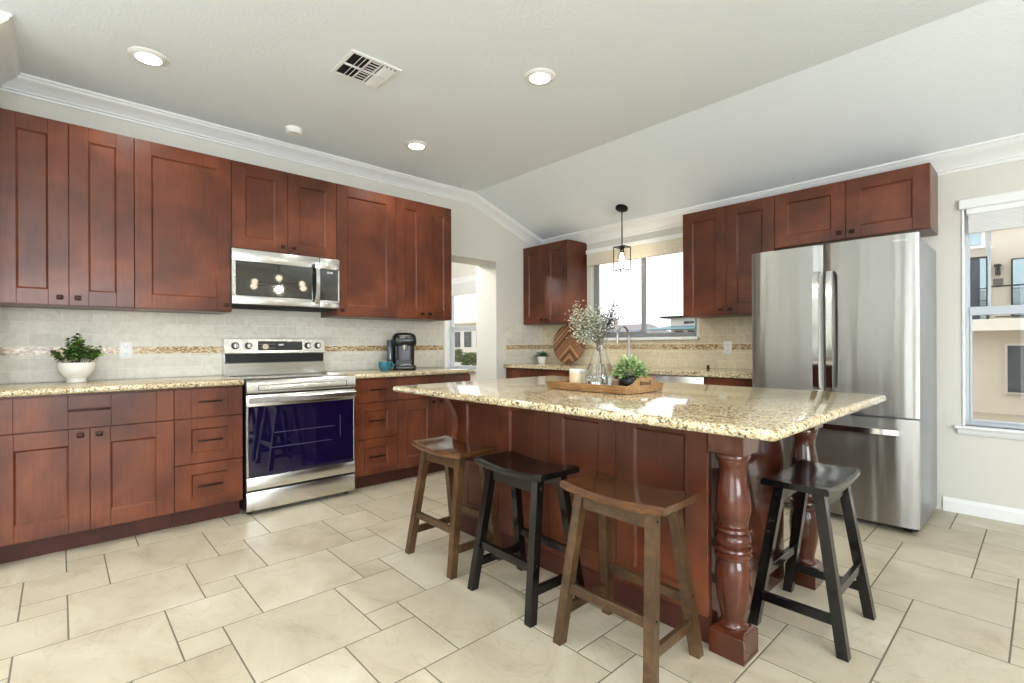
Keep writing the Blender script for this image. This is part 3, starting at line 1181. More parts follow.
hp = [(.585, -.402, .045), (.585, -.428, .06), (.585, -.440, .12), (.585, -.443, .20), (.585, -.440, .28), (.585, -.428, .345), (.585, -.402, .36)]
rings = []
for i, p in enumerate(hp):
    q0, q1 = Vector(hp[max(0, i - 1)]), Vector(hp[min(len(hp) - 1, i + 1)])
    d = (q1 - q0).normalized(); nrm = Vector((0, d.z, -d.y)) * .005
    P = Vector(p)
    rings.append([P + Vector((-.014, 0, 0)) + nrm, P + Vector((.014, 0, 0)) + nrm, P + Vector((.014, 0, 0)) - nrm, P + Vector((-.014, 0, 0)) - nrm])
m.sweep(rings); m.build('door_handle', CHROME, md)
m = MB()
m.box(DX + .003, W, -.402, -.374, .315, .402, .004, 2)
m.box(DX + .003, W, -.402, -.374, .012, .072, .004, 2)
m.box(W - .012, W, -.402, -.374, .072, .315, .002)
cp = m.build('control_panel', STEEL, mw)
m = MB(); m.box(DX + .003, W - .0125, -.401, -.376, .0725, .3145, .001); kp = m.build('keypad', MWGLASS, cp)
m = MB(); m.box(DX + .06, DX + .105, -.4018, -.401, .283, .298)
m.build('clock_digits', plain('clock_print', srgb(170, 176, 180), .5), kp)

# ------------------------------------------------------------------ fridge
fr = thing('refrigerator', 'stainless steel french door refrigerator with bottom freezer drawer', 'refrigerator', (2.786, -.014, 0))
W = .932
m = MB(); m.box(.006, W - .004, -.682, -.03, .03, 1.755, .004, 2); m.build('body', FRSIDE, fr)


def bowed(x0, x1, z0, z1, yb, yf, bulge=.012, r=.014, n=14):
    """door leaf with a gently bowed front, facing -y"""
    top_ = []
    pts = [(x0, yb), (x0, yf + r)]
    for k in range(n + 1):
        t_ = k / n
        x = x0 + (x1 - x0) * t_
        e = min(t_, 1 - t_) * (x1 - x0)
        yy = yf + (r - math.sqrt(max(0, r * r - max(0, r - e) ** 2)) if e < r else 0)
        pts.append((x, yy - bulge * (1 - (2 * t_ - 1) ** 2)))
    pts += [(x1, yf + r), (x1, yb)]
    m = MB()
    m.prism(pts, z0, z1, 'z')
    return m


def flat_handle(m, p0, p1, wdir, hw=.014, out=.055, th=.005):
    """flat bowed bar from p0 to p1 (on the door face) standing off toward -y"""
    p0, p1 = Vector(p0), Vector(p1)
    prof = [(0, 0), (.012, .75), (.05, .93), (.25, 1.0), (.5, 1.03), (.75, 1.0), (.95, .93), (.988, .75), (1, 0)]
    rings = []
    P = [p0.lerp(p1, t_) + Vector((0, -out * o_, 0)) for t_, o_ in prof]
    wv = Vector(wdir) * hw
    for i, p in enumerate(P):
        d = (P[min(i + 1, len(P) - 1)] - P[max(i - 1, 0)]).normalized()
        nv = d.cross(Vector(wdir)).normalized() * th
        rings.append([p - wv + nv, p + wv + nv, p + wv - nv, p - wv - nv])
    m.sweep(rings)


for nm, a, b, hx in (('left_door', .0, .4475, .422), ('right_door', .4515, W, .498)):
    d = bowed(a, b, .692, 1.778, -.688, -.742).build('fridge_door', STEEL_V, fr, 30)
    m = MB(); flat_handle(m, (hx, -.749, .835), (hx, -.749, 1.60), (1, 0, 0), hw=.0165); m.build('door_handle', CHROME, d)
    if nm == 'right_door':
        fd = d
dr = bowed(.0, W, .045, .682, -.688, -.742, .014).build('freezer_drawer', STEEL_V, fr, 30)
m = MB(); flat_handle(m, (.06, -.750, .605), (.85, -.750, .605), (0, 0, 1), hw=.016); m.build('drawer_handle', CHROME, dr)
m = MB(); m.box(.02, W - .02, -.66, -.04, .012, .0295); m.build('base_grille', BLACK, fr)
for xx in (.06, W - .06):
    m = MB(); m.cyl((xx - .012, -.66, .014), (xx + .012, -.66, .014), .0138, n=16); m.box(xx - .02, xx + .02, -.70, -.64, .012, .03, .003); m.build('roller_foot', BRONZE, fr)
for xx in (.05, W - .05):
    m = MB(); m.box(xx - .035, xx + .035, -.685, -.56, 1.7555, 1.785, .004, 2); m.build('hinge_cover', FRSIDE, fr)
# raised maker's lettering on the right door
cu = bpy.data.curves.new('lettering', 'FONT')
cu.body = 'SAMSUNG'; cu.size = .0155; cu.extrude = .0004; cu.align_x = 'RIGHT'
tmp = bpy.data.objects.new('lettering_tmp', cu)
COL.objects.link(tmp)
bpy.context.view_layer.update()
dg = bpy.context.evaluated_depsgraph_get()
me = bpy.data.meshes.new_from_object(tmp.evaluated_get(dg))
bpy.data.objects.remove(tmp)
me.materials.clear(); me.materials.append(plain('pale_badge', srgb(214, 218, 220), .3, .4))
lt = bpy.data.objects.new('lettering', me)
COL.objects.link(lt); lt.parent = fd
lt.rotation_euler = (PI / 2, 0, .059); lt.location = (W - .048, -.7474, 1.735)


# ------------------------------------------------------------------ bar stools
def stool(name, label, mleg, mseat, loc, rz):
    root = thing(name, label, 'bar stool', loc, rz, 'saddle seat bar stools')
    L, D = .445, .235
    m = MB()
    n = 14
    rings = []
    for k in range(n + 1):
        t_ = k / n * 2 - 1
        x = t_ * L / 2
        dip = .020 * (1 - t_ * t_)
        ed = .004 if abs(t_) > .99 else 0
        zt, zb = .606 - dip, .572 - dip * .75
        hd = D / 2
        rings.append([(x, -hd + .004, zb + ed), (x, -hd, zb + .005 + ed), (x, -hd, zt - .008 - ed), (x, -hd + .008, zt - ed), (x, 0, zt - ed - .003), (x, hd - .008, zt - ed), (x, hd, zt - .008 - ed),
                      (x, hd, zb + .005 + ed), (x, hd - .004, zb + ed)])
    m.sweep(rings)
    m.build('seat', mseat, root, 40)
    fx, fy, tx, ty = .195, .154, .154, .070
    zt = .559
    h = .0185

    def at(z, sx, sy):
        f = z / zt
        return sx * (fx + (tx - fx) * f), sy * (fy + (ty - fy) * f)
    for sx in (-1, 1):
        for sy in (-1, 1):
            bx, by = at(0, sx, sy); ux, uy = at(zt + .002, sx, sy)
            m = MB()
            q = lambda cx, cy, z: [(cx - h, cy - h, z), (cx + h, cy - h, z), (cx + h, cy + h, z), (cx - h, cy + h, z)]
            m.hexa(q(bx, by, 0), q(ux, uy, zt + .002))
            lg = m.build('leg', mleg, root, 0)
            mm = MB()
            for z in (.225, .535):
                cx, cy = at(z, sx, sy)
                s_ = 1 if sx > 0 else -1
                mm.cyl((cx + s_ * h * .9, cy, z), (cx + s_ * (h + .003), cy, z), .005, n=10)
            mm.build('bolt', BLACKM, lg)
    for sy in (-1, 1):
        a = at(.53, -1, sy); b = at(.53, 1, sy)
        m = MB(); m.box(a[0] + h, b[0] - h, a[1] - .009, a[1] + .009, .505, .556, .001); m.build('apron', mleg, root)
        a = at(.21, -1, sy); b = at(.21, 1, sy)
        m = MB(); m.box(a[0] + h * .8, b[0] - h * .8, a[1] - .010, a[1] + .010, .192, .228, .002); m.build('stretcher', mleg, root)
    for sx in (-1, 1):
        a = at(.12, sx, -1); b = at(.12, sx, 1)
        m = MB(); m.box(a[0] - .010, a[0] + .010, a[1] + h * .8, b[1] - h * .8, .102, .138, .002); m.build('stretcher', mleg, root)
    return root


stool('bar_stool', 'brown wooden saddle stool nearest the left end of the island', STOOL_BR, STOOL_TOP, (2.063, -2.872, 0), 0.0)
stool('bar_stool', 'worn black saddle stool between the two brown stools', STOOL_BK, STOOL_BK, (2.615, -2.872, 0), -0.03)
stool('bar_stool', 'brown wooden saddle stool closest to the front turned post', STOOL_BR, STOOL_TOP, (3.158, -2.880, 0), 0.0)
stool('bar_stool', 'glossy black saddle stool at the right end of the island by the fridge', STOOL_BK, STOOL_BK, (3.566, -2.160, 0), PI / 2)


# ------------------------------------------------------------------ plants
def leaves(name, items, mat, parent, fold=.25):
    """items: (pos, dir, length, width, tone)"""
    bm = bmesh.new()
    lay = bm.loops.layers.color.new('leaf')
    for (p, d, L, Wd, tone) in items:
        p, d = Vector(p), Vector(d).normalized()
        sd = d.cross(Vector((0, 0, 1)))
        if sd.length < .05: sd = Vector((1, 0, 0))
        sd = sd.normalized()
        nn = sd.cross(d)
        ax = Matrix.Rotation(rnd.uniform(-.8, .8), 3, d)
        sd, nn = ax @ sd, ax @ nn
        mid = []
        lft, rgt = [], []
        for t_, w_ in ((0, .12), (.35, .9), (.65, 1.0), (1.0, .1)):
            c = p + d * (L * t_) - Vector((0, 0, 1)) * (L * .18 * t_ * t_)
            mid.append(bm.verts.new(c))
            lft.append(bm.verts.new(c + sd * Wd * w_ / 2 + nn * Wd * w_ * fold))
            rgt.append(bm.verts.new(c - sd * Wd * w_ / 2 + nn * Wd * w_ * fold))
        for k in range(3):
            for f in (bm.faces.new([mid[k], mid[k + 1], lft[k + 1], lft[k]]), bm.faces.new([mid[k], rgt[k], rgt[k + 1], mid[k + 1]])):
                for lp in f.loops: lp[lay] = (tone, tone, tone, 1)
                f.smooth = True
    me = bpy.data.meshes.new(name)
    bm.to_mesh(me); bm.free()
    me.materials.append(mat)
    o = bpy.data.objects.new(name, me)
    COL.objects.link(o)
    o.parent = parent
    return o


def rdir(up=.3, spread=1.0):
    a = rnd.uniform(0, 2 * PI)
    return Vector((math.cos(a) * spread, math.sin(a) * spread, rnd.uniform(up - .6, up + .7))).normalized()


# leafy plant in a footed white bowl
pl = thing('potted_plant', 'bushy green plant in a white footed bowl on the left counter', 'potted plant', (.19, -4.36, ZC1 + .0005))
m = MB()
m.lathe([(0, 0), (.048, 0), (.050, .004), (.048, .020), (.050, .026), (.070, .042), (.086, .07), (.092, .10), (.093, .122), (.089, .122), (.085, .10), (.066, .05), (0, .038)], n=48)
m.build('bowl', CERAMIC, pl, 40)
m = MB(); m.cyl((0, 0, .095), (0, 0, .108), .083, .085, 32); m.build('soil', SOIL, pl)
it = []
stem = MB()
for k in range(46):
    a = rnd.uniform(0, 2 * PI); r_ = rnd.uniform(0, .85)
    h_ = rnd.uniform(.06, .13) * (1.25 - .35 * r_) + (.05 if k < 3 else 0)
    top_ = Vector((math.cos(a) * r_ * .125 * 1.0, math.sin(a) * r_ * .135, .11 + h_))
    if r_ > .7: top_.z -= rnd.uniform(0, .05)
    b0 = Vector((math.cos(a) * r_ * .07, math.sin(a) * r_ * .07, .105))
    stem.tube([b0, b0.lerp(top_, .5) + Vector((0, 0, .015)), top_], .0013, 5)
    for j in range(20):
        t_ = rnd.uniform(.35, 1)
        p = b0.lerp(top_, t_) + Vector((0, 0, .01))
        it.append((p, rdir(.25), rnd.uniform(.018, .03), rnd.uniform(.013, .019), min(1, max(0, rnd.gauss(.25 + .5 * t_ * rnd.random(), .2)))))
stem.build('stems', STEM, pl)
leaves('foliage', it, LEAF_A, pl)

# tray
TZ = .906 + .0006
tr = thing('serving_tray', 'low wooden serving tray with cut-out handles on the island slab', 'tray', (2.712, -2.415, TZ))
m = MB(); m.box(-.229, .229, -.142, .142, 0, .010, .002); m.build('tray_base', TRAYW, tr)
for sy in (-1, 1):
    m = MB()
    y = sy * .142
    m.hexa([(-.235, y - .007, .001), (.235, y - .007, .001), (.235, y + .007, .001), (-.235, y + .007, .001)],
           [(-.245, y - .007 + sy * .012, .038), (.245, y - .007 + sy * .012, .038), (.245, y + .007 + sy * .012, .038), (-.245, y + .007 + sy * .012, .038)])
    m.build('long_side', TRAYW, tr)
for sx in (-1, 1):
    m = MB()
    x = sx * .236
    outer = [(-.150, .001), (.150, .001), (.156, .038), (.115, .040), (.085, .048), (.06, .066), (.035, .073), (-.035, .073), (-.06, .066), (-.085, .048), (-.115, .040), (-.156, .038)]
    # end board with a slot: built from pieces round the slot
    t0, t1 = (x - .006, x + .006)
    m.prism([(-.150, .001), (.150, .001), (.154, .034), (-.154, .034)], t0, t1, 'x')
    if sx < 0:
        m.build('end_board', TRAYW, tr)
        continue
    m.prism([(-.154, .034), (-.048, .034), (-.048, .056), (-.06, .066), (-.085, .048), (-.115, .040)], t0, t1, 'x')
    m.prism([(.154, .034), (.115, .040), (.085, .048), (.06, .066), (.048, .056), (.048, .034)], t0, t1, 'x')
    m.prism([(-.048, .056), (.048, .056), (.06, .066), (.035, .073), (-.035, .073), (-.06, .066)], t0, t1, 'x')
    m.build('end_handle', TRAYW, tr)
TT = TZ + .0105
# vase
vz = (2.695, -2.42, TT)
vs = thing('glass_vase', 'clear glass carafe vase holding pale dried flowers on the tray', 'vase', vz)
vp = [(.0, .0), (.055, .0), (.066, .010), (.072, .035), (.072, .060), (.064, .095), (.050, .130), (.039, .165), (.034, .195), (.034, .215), (.038, .24), (.047, .262)]
vi = [(r_ - .003 if r_ > .01 else 0, z + (.006 if z < .02 else 0)) for r_, z in vp][::-1]
m = MB(); m.lathe(vp + [(.0455, .263)] + [(max(0, a), b) for a, b in vi[0:]], n=48); m.build('glass_body', VASEGLASS, vs, 50)
m = MB(); m.lathe([(0, .0075), (.050, .0075), (.061, .014), (.0675, .035), (.0675, .060), (.060, .095), (.0515, .118), (0, .118)], n=40); m.build('water', WATER, vs, 50)
fl = thing('dried_flowers', 'spray of pale dried flowers with a dark sprig standing in the glass vase', 'flowers', (vz[0], vz[1], TT + .012))
# camera-facing spread runs along the (cos, sin) of the room diagonal
RV = Vector((.673, .739, 0))
st = MB(); wi = []; di = []
for k in range(40):
    dark = k >= 27
    if dark:
        tip = RV * rnd.uniform(.005, .095) + Vector((rnd.uniform(-.03, .03), rnd.uniform(-.03, .03), rnd.uniform(.31, .42)))
    else:
        tip = RV * rnd.uniform(-.135, -.005) + Vector((rnd.uniform(-.05, .05), rnd.uniform(-.05, .05), rnd.uniform(.29, .39)))
        if k < 6: tip = RV * rnd.uniform(-.14, -.09) + Vector((rnd.uniform(-.02, .02), rnd.uniform(-.02, .02), rnd.uniform(.235, .27)))
    b0 = -RV * (tip.dot(RV)) * .25 + Vector((rnd.uniform(-.012, .012), rnd.uniform(-.012, .012), .002))
    nk = Vector((rnd.uniform(-.012, .012), rnd.uniform(-.012, .012), .20))
    st.tube(([b0, b0.lerp(nk, .5)] if k % 7 == 0 else []) + [nk - Vector((0, 0, .03)), nk, nk.lerp(tip, .5) + Vector((0, 0, .02)), tip], .0012, 5)
    for j in range(85 if not dark else 30):
        t_ = rnd.uniform(.55, 1.05)
        p = nk.lerp(tip, t_) + Vector((rnd.gauss(0, .02), rnd.gauss(0, .02), rnd.gauss(.006, .017)))
        (di if dark else wi).append((p, rdir(.3), rnd.uniform(.008, .014), rnd.uniform(.006, .011), rnd.random()))
        if j % 6 == 0: st.tube([nk.lerp(tip, t_ * .9), p], .0006, 4)
st.build('flower_stems', STEM, fl)
leaves('pale_blooms', wi, LEAF_D, fl)['kind'] = 'stuff'
leaves('dark_berries', di, LEAF_E, fl)['kind'] = 'stuff'
# succulent in black ribbed pot
sc = thing('potted_succulent', 'pale green succulent in a black ribbed pot on the tray', 'potted plant', (2.868, -2.415, TT + .0005))
m = MB()
n = 72
rings = []
for r_, z in ((.036, 0), (.044, .004), (.050, .022), (.051, .045), (.046, .066), (.042, .070)):
    rings.append([((r_ + .0022 * math.cos(18 * (2 * PI * k / n) + z * 60)) * math.cos(2 * PI * k / n), (r_ + .0022 * math.cos(18 * (2 * PI * k / n) + z * 60)) * math.sin(2 * PI * k / n), z) for k in range(n)])
m.sweep(rings); m.build('pot', BLACK, sc, 60)
it = []
for k in range(520):
    u = rnd.random(); a = rnd.uniform(0, 2 * PI); el = math.acos(1 - u * 1.12)
    r_ = rnd.uniform(.35, .85)
    d = Vector((math.cos(a) * math.sin(el), math.sin(a) * math.sin(el), math.cos(el)))
    p = Vector((0, 0, .07)) + Vector((d.x * .088, d.y * .088, d.z * .095)) * r_
    dd = (d + Vector((rnd.gauss(0, .3), rnd.gauss(0, .3), rnd.gauss(.25, .25)))).normalized()
    it.append((p, dd, rnd.uniform(.022, .036), rnd.uniform(.008, .0125), min(1, max(0, (r_ - .3) * 1.5 + rnd.gauss(0, .2)))))
leaves('foliage', it, LEAF_B, sc)
# candle
cd = thing('jar_candle', 'squat cream jar candle beside the vase on the tray', 'candle', (2.535, -2.40, TT))
m = MB(); m.lathe([(0, 0), (.040, 0), (.043, .003), (.043, .066), (.040, .068), (0, .068)], n=40); m.build('jar', plain('cream_wax_glass', srgb(232, 214, 176), .35, sss=.2), cd, 40)
m = MB(); m.lathe([(0, .0682), (.0435, .0682), (.0445, .071), (.0445, .084), (.042, .087), (0, .087)], n=40); m.build('lid', CERAMIC, cd, 40)
# linen napkin spread on the tray
m = MB()
nx, ny = 34, 10
LIN = plain('dusty_pink_linen', srgb(186, 148, 136), .9)
grid = []
for i in range(nx + 1):
    row = []
    for j in range(ny + 1):
        x = 2.66 + .26 * i / nx; y = -2.53 + .055 * j / ny
        z = TT + .003 + .010 * (1 + math.sin(i * .85 + j * .25)) * (.55 + .45 * math.sin(j * .5 + 1)) * (1 if 1 < i < nx - 1 else .4)
        row.append(m.bm.verts.new((x - 2.78, y + 2.5, z - TT)))
    grid.append(row)
for i in range(nx):
    for j in range(ny):
        m.bm.faces.new([grid[i][j], grid[i + 1][j], grid[i + 1][j + 1], grid[i][j + 1]])
o = m.build('linen_napkin', LIN, None, 80)
o.location = (2.78, -2.5, TT)
so = o.modifiers.new('thickness', 'SOLIDIFY'); so.thickness = .002; so.offset = 1
tag(o, 'rumpled dusty pink linen napkin in front of the vase on the tray', 'napkin')

# round cutting board leaning in the corner
bd = MB()
CB = N('chevron_board_wood')
co = CB.coord()
sp_ = CB.n('ShaderNodeSeparateXYZ'); CB.l(co, sp_.inputs[0])
ch = CB.math('ADD', CB.math('ABSOLUTE', CB.math('ADD', sp_.outputs[0], -.03)), CB.math('MULTIPLY', sp_.outputs[2], 1.0))
st_ = CB.n('ShaderNodeMath', operation='FLOOR'); CB.l(CB.math('MULTIPLY', ch, 32.0), st_.inputs[0])
wn = CB.n('ShaderNodeTexWhiteNoise', noise_dimensions='1D'); CB.l(st_.outputs[0], wn.inputs['W'])
CB.base(CB.ramp(wn.outputs[0], [(0.0, srgb(84, 50, 30)), (0.4, srgb(128, 84, 54)), (0.75, srgb(160, 112, 74)), (1.0, srgb(200, 158, 112))]))
CB.set(rough=.4)
R_ = .233
bd.lathe([(0, -.009), (R_ - .003, -.009), (R_, -.006), (R_, .006), (R_ - .003, .009), (0, .009)], n=72, M=Matrix.Translation((0, 0, R_)) @ Matrix.Rotation(PI / 2, 4, 'X'))
o = bd.build('cutting_board', CB.m, None, 40)
o.location = (.475, -.085, ZC1 + .004)
o.rotation_euler = (-.13, 0, 0)
tag(o, 'round chevron-patterned wooden board leaning against the corner tile', 'cutting board')
# agave in white pot
ag = thing('potted_agave', 'small dark green agave in a white pot beside the round board', 'potted plant', (.215, -.235, ZC1 + .0005))
m = MB(); m.lathe([(0, 0), (.040, 0), (.043, .004), (.052, .075), (.052, .082), (.047, .082), (.045, .07), (0, .066)], n=36); m.build('pot', CERAMIC, ag, 40)
it = []
for k in range(34):
    a = k * 2.4; el = .35 + 1.05 * (k / 34)
    d = Vector((math.cos(a) * math.sin(el), math.sin(a) * math.sin(el), math.cos(el)))
    it.append(((d.x * .012, d.y * .012, .072), d, rnd.uniform(.075, .125), .017, rnd.random()))
leaves('spiky_leaves', it, LEAF_C, ag, .35)

# coffee maker
cf = thing('coffee_maker', 'black single-cup coffee maker with silver handle on the right counter', 'coffee maker', (.27, -2.115, ZC1 + .0005), A - .45)
m = MB()
def rrect(hw, hd, r, n=5):
    pts = []
    for cx, cy, a0 in ((hw - r, -hd + r, -PI / 2), (hw - r, hd - r, 0), (-hw + r, hd - r, PI / 2), (-hw + r, -hd + r, PI)):
        for k in range(n + 1):
            a = a0 + PI / 2 * k / n
            pts.append((cx + r * math.cos(a), cy + r * math.sin(a)))
    return pts
def loft(m, secs, off=(0, 0)):
    m.sweep([[(x + off[0], y + o_ + off[1], z) for x, y in rrect(hw, hd, r)] for (hw, hd, r, z, o_) in secs])
loft(m, [(.095, .13, .03, 0, 0), (.098, .135, .03, .006, 0), (.098, .135, .03, .035, 0), (.092, .13, .03, .04, 0)])
loft(m, [(.092, .085, .03, .04, .045), (.094, .088, .03, .22, .04)])
loft(m, [(.060, .03, .012, .09, -.06), (.062, .032, .012, .22, -.06)])
cb = m.build('body', BLACK, cf, 50)
m = MB(); loft(m, [(.098, .125, .04, .215, .005), (.104, .135, .045, .235, 0), (.106, .138, .05, .27, 0), (.100, .130, .05, .30, 0), (.085, .11, .05, .322, .005), (.055, .07, .045, .333, .01)])
m.build('brew_head', BLACK, cf, 60)
m = MB()
ar = [(math.sin(t_) * .105, -.02 - math.cos(t_) * .118, .272 + .016 * math.cos(t_)) for t_ in [(-1.35 + 2.7 * k / 14) for k in range(15)]]
m.tube(ar, .0075, 8); m.build('lift_handle', CHROME, cf)
m = MB(); loft(m, [(.022, .09, .02, .012, .03), (.026, .095, .022, .03, .03), (.026, .095, .022, .26, .03), (.022, .09, .02, .268, .03)], (-.125, 0)); m.build('water_tank', plain('smoky_plastic', srgb(46, 54, 64), .1, 0, coat=.5), cf, 50)
m = MB(); m.cyl((0, -.098, .175), (0, -.098, .222), .022, .030, 28); m.build('spout', STEEL, cf)
m = MB(); m.box(-.05, .05, -.125, -.05, .0402, .046, .003); m.build('drip_tray', STEEL, cf)

# teal mug
mg_ = thing('coffee_mug', 'teal glazed mug in front of the coffee maker', 'mug', (.43, -2.395, ZC1 + .0005), .7)
m = MB(); m.lathe([(0, 0), (.034, 0), (.036, .004), (.034, .008), (.044, .02), (.052, .045), (.055, .075), (.055, .082), (.0515, .082), (.048, .05), (.038, .016), (0, .012)], n=40); m.build('cup', TEAL, mg_, 40)
m = MB(); m.tube([(.050, 0, .066), (.068, 0, .070), (.080, 0, .058), (.078, 0, .042), (.064, 0, .030), (.046, 0, .028)], .0055, 10); m.build('mug_handle', TEAL, mg_)

# faucet
fc = thing('kitchen_faucet', 'brushed nickel gooseneck faucet standing below the sink window', 'faucet', (1.31, -.085, ZC1 + .0005))
m = MB(); m.lathe([(0, 0), (.027, 0), (.027, .006), (.020, .014), (.016, .05), (.0155, .09), (0, .09)], n=28)
m.build('faucet_base', NICKEL, fc, 40)
arc = [(0, 0, .05), (0, 0, .20), (0, 0, .30)] + [(0, -.10 + .10 * math.cos(t_), .30 + .105 * math.sin(t_)) for t_ in [PI * k / 14 for k in range(1, 15)]] + [(0, -.203, .27), (0, -.205, .235)]
m = MB(); m.tube(arc, [.0125] * (len(arc) - 2) + [.014, .0155], 14); m.build('gooseneck_spout', NICKEL, fc, 60)
m = MB(); m.cyl((.014, 0, .065), (.045, 0, .075), .011, .010); m.tube([(.045, 0, .075), (.062, -.005, .10), (.075, -.008, .135)], .005, 8); m.build('lever', NICKEL, fc)
m = MB(); m.lathe([(0, 0), (.016, 0), (.016, .004), (.010, .008), (.010, .018), (.014, .022), (.014, .028), (0, .030)], (0, 0, 0), 20)
o = m.build('sink_air_switch', BRONZE); o.location = (2.17, -.13, ZC1 + .0005)
tag(o, 'tiny dark round button standing on the back counter right of the sink', 'sink button')


# outlets
def outlet(label, loc, rz):
    root = thing('wall_outlet', label, 'electrical outlet', loc, rz)
    m = MB(); m.box(-.036, .036, -.006, 0, -.058, .058, .003, 2); m.build('cover_plate', WHITE, root)
    for dz in (-.024, .024):
        m = MB(); m.cyl((0, -.006, dz), (0, -.0085, dz), .0165, n=24); s_ = m.build('socket', WHITE, root)
        m = MB(); m.box(-.008, -.0055, -.0092, -.008, dz - .002, dz + .008); m.box(.0055, .008, -.0092, -.008, dz - .002, dz + .008); m.cyl((0, -.008, dz - .008), (0, -.0092, dz - .008), .0025, n=10)
        m.build('socket_slots', GAP, s_)


outlet('white double outlet on the tile right of the bowl plant', (.0100, -4.104, 1.106), A)
outlet('white double outlet on the back wall tile left of the fridge', (2.296, -.0100, 1.098), 0)

# ------------------------------------------------------------------ ceiling things
def can(label, x, y, z=HC, grp=True):
    root = thing('recessed_light', label, 'ceiling light', (x, y, z), 0, 'recessed ceiling lights')
    m = MB(); m.lathe([(.062, -.012), (.068, -.010), (.094, -.0045), (.097, -.001), (.097, 0), (.062, 0)], n=48, closed=True); m.build('trim_ring', WHITE, root, 40)
    m = MB(); m.cyl((0, 0, -.0115), (0, 0, -.002), .062, n=40); m.build('lens', LAMP, root)
    d = bpy.data.lights.new('can_light', 'SPOT')
    d.energy = 34; d.color = WARM; d.spot_size = 2.7; d.spot_blend = .9; d.shadow_soft_size = .06
    o = bpy.data.objects.new('can_light', d); COL.objects.link(o); o.location = (x, y, z - .03)
    return root


can('lit recessed ceiling light nearest the left crown moulding', .805, -4.06)
can('lit recessed ceiling light above the front of the island', 2.14, -2.265)
can('lit recessed ceiling light nearest the wall opening', .755, -2.275)
for (x, y) in ((2.2, -4.2), (4.6, -2.4), (5.4, -5.2), (3.0, -6.6)):  # unseen lights added to keep the room evenly bright
    can('unseen recessed ceiling light added behind or beside the camera', x, y)

def added_torchiere(label, x, y, e):  # unseen lamp added to uplight the flat ceiling
    root = thing('added_floor_lamp', label, 'added lamp', (x, y, 0), 0)
    m = MB(); m.lathe([(0, 0), (.14, 0), (.14, .012), (.03, .025), (0, .025)], n=40); m.build('base', BLACKM, root, 40)
    m = MB(); m.cyl((0, 0, .024), (0, 0, 1.66), .011, n=16); m.build('pole', BLACKM, root)
    m = MB(); m.lathe([(.02, 1.655), (.10, 1.69), (.17, 1.76), (.165, 1.76), (.10, 1.70), (.02, 1.665)], n=40, closed=True); m.build('uplight_bowl', WHITE, root, 40)
    d = bpy.data.lights.new('uplight', 'SPOT'); d.energy = e; d.color = (.93, .97, 1.0); d.spot_size = 2.75; d.spot_blend = .6; d.shadow_soft_size = .16
    o = bpy.data.objects.new('uplight', d); COL.objects.link(o); o.location = (x, y, 1.78); o.rotation_euler = (PI, 0, 0)


added_torchiere('unseen floor lamp added to light the ceiling, behind the camera on the left', 2.3, -6.8, 320)
added_torchiere('unseen floor lamp added to light the ceiling, behind the camera on the right', 5.4, -6.0, 270)
nl = thing('recessed_light', 'unseen recessed light added to brighten the nook behind the wall opening', 'ceiling light', (-.95, -1.75, 2.56), 0, 'recessed ceiling lights')
m = MB(); m.lathe([(.062, -.012), (.068, -.010), (.094, -.0045), (.097, -.001), (.097, 0), (.062, 0)], n=48, closed=True); m.build('trim_ring', WHITE, nl, 40)
m = MB(); m.cyl((0, 0, -.0115), (0, 0, -.002), .062, n=40); m.build('lens', LAMP, nl)
d = bpy.data.lights.new('added_nook_light', 'POINT'); d.energy = 58; d.color = (1, .98, .95); d.shadow_soft_size = .1  # point light added to brighten the dark nook
o = bpy.data.objects.new('added_nook_light', d); COL.objects.link(o); o.location = (-.95, -1.75, 2.3)

# globe chandelier over the dining corner (mirrored in the microwave window)
ch_ = thing('globe_chandelier', 'black branching chandelier with clear globe bulbs in the dining corner right of the camera view', 'chandelier', (5.6, -1.6, 2.2))
m = MB(); m.cyl((0, 0, .02), (0, 0, zc(-1.6) - 2.2), .007, n=12); m.lathe([(0, zc(-1.6) - 2.225), (.06, zc(-1.6) - 2.225), (.065, zc(-1.6) - 2.2), (0, zc(-1.6) - 2.2)], n=32); m.build('stem', BLACKM, ch_)
for k in range(6):
    a = k * PI / 3 + .3
    e = Vector((math.cos(a) * .34, math.sin(a) * .34, .05 * (1 if k % 2 else -1)))
    m = MB(); m.tube([(0, 0, .02), e * .5 + Vector((0, 0, .02)), e], .006, 8); m.cyl(e, e * 1.12, .018, .018, 16); am = m.build('arm', BLACKM, ch_)
    m = MB(); m.ball(e * 1.30, .05, n=20); m.build('globe_bulb', BULB, am)
d = bpy.data.lights.new('chandelier_light', 'POINT'); d.energy = 14; d.color = (1, .93, .82); d.shadow_soft_size = .05
o = bpy.data.objects.new('chandelier_light', d); COL.objects.link(o); o.location = (5.6, -1.6, 2.12)

vn = thing('ceiling_vent', 'rectangular white air vent with open louvres in the ceiling', 'air vent', (1.497, -3.085, HC), 0)
m = MB()
hw, hd, f = .147, .155, .022
m.box(-hw, hw, -hd, -hd + f, -.008, 0, .002); m.box(-hw, hw, hd - f, hd, -.008, 0, .002)
m.box(-hw, -hw + f, -hd + f, hd - f, -.008, 0, .002); m.box(hw - f, hw, -hd + f, hd - f, -.008, 0, .002)
m.build('frame', WHITE, vn)
m = MB(); m.box(-hw + f, hw - f, -hd + f, hd - f, -.0012, -.0002); m.build('duct_back', GAP, vn)
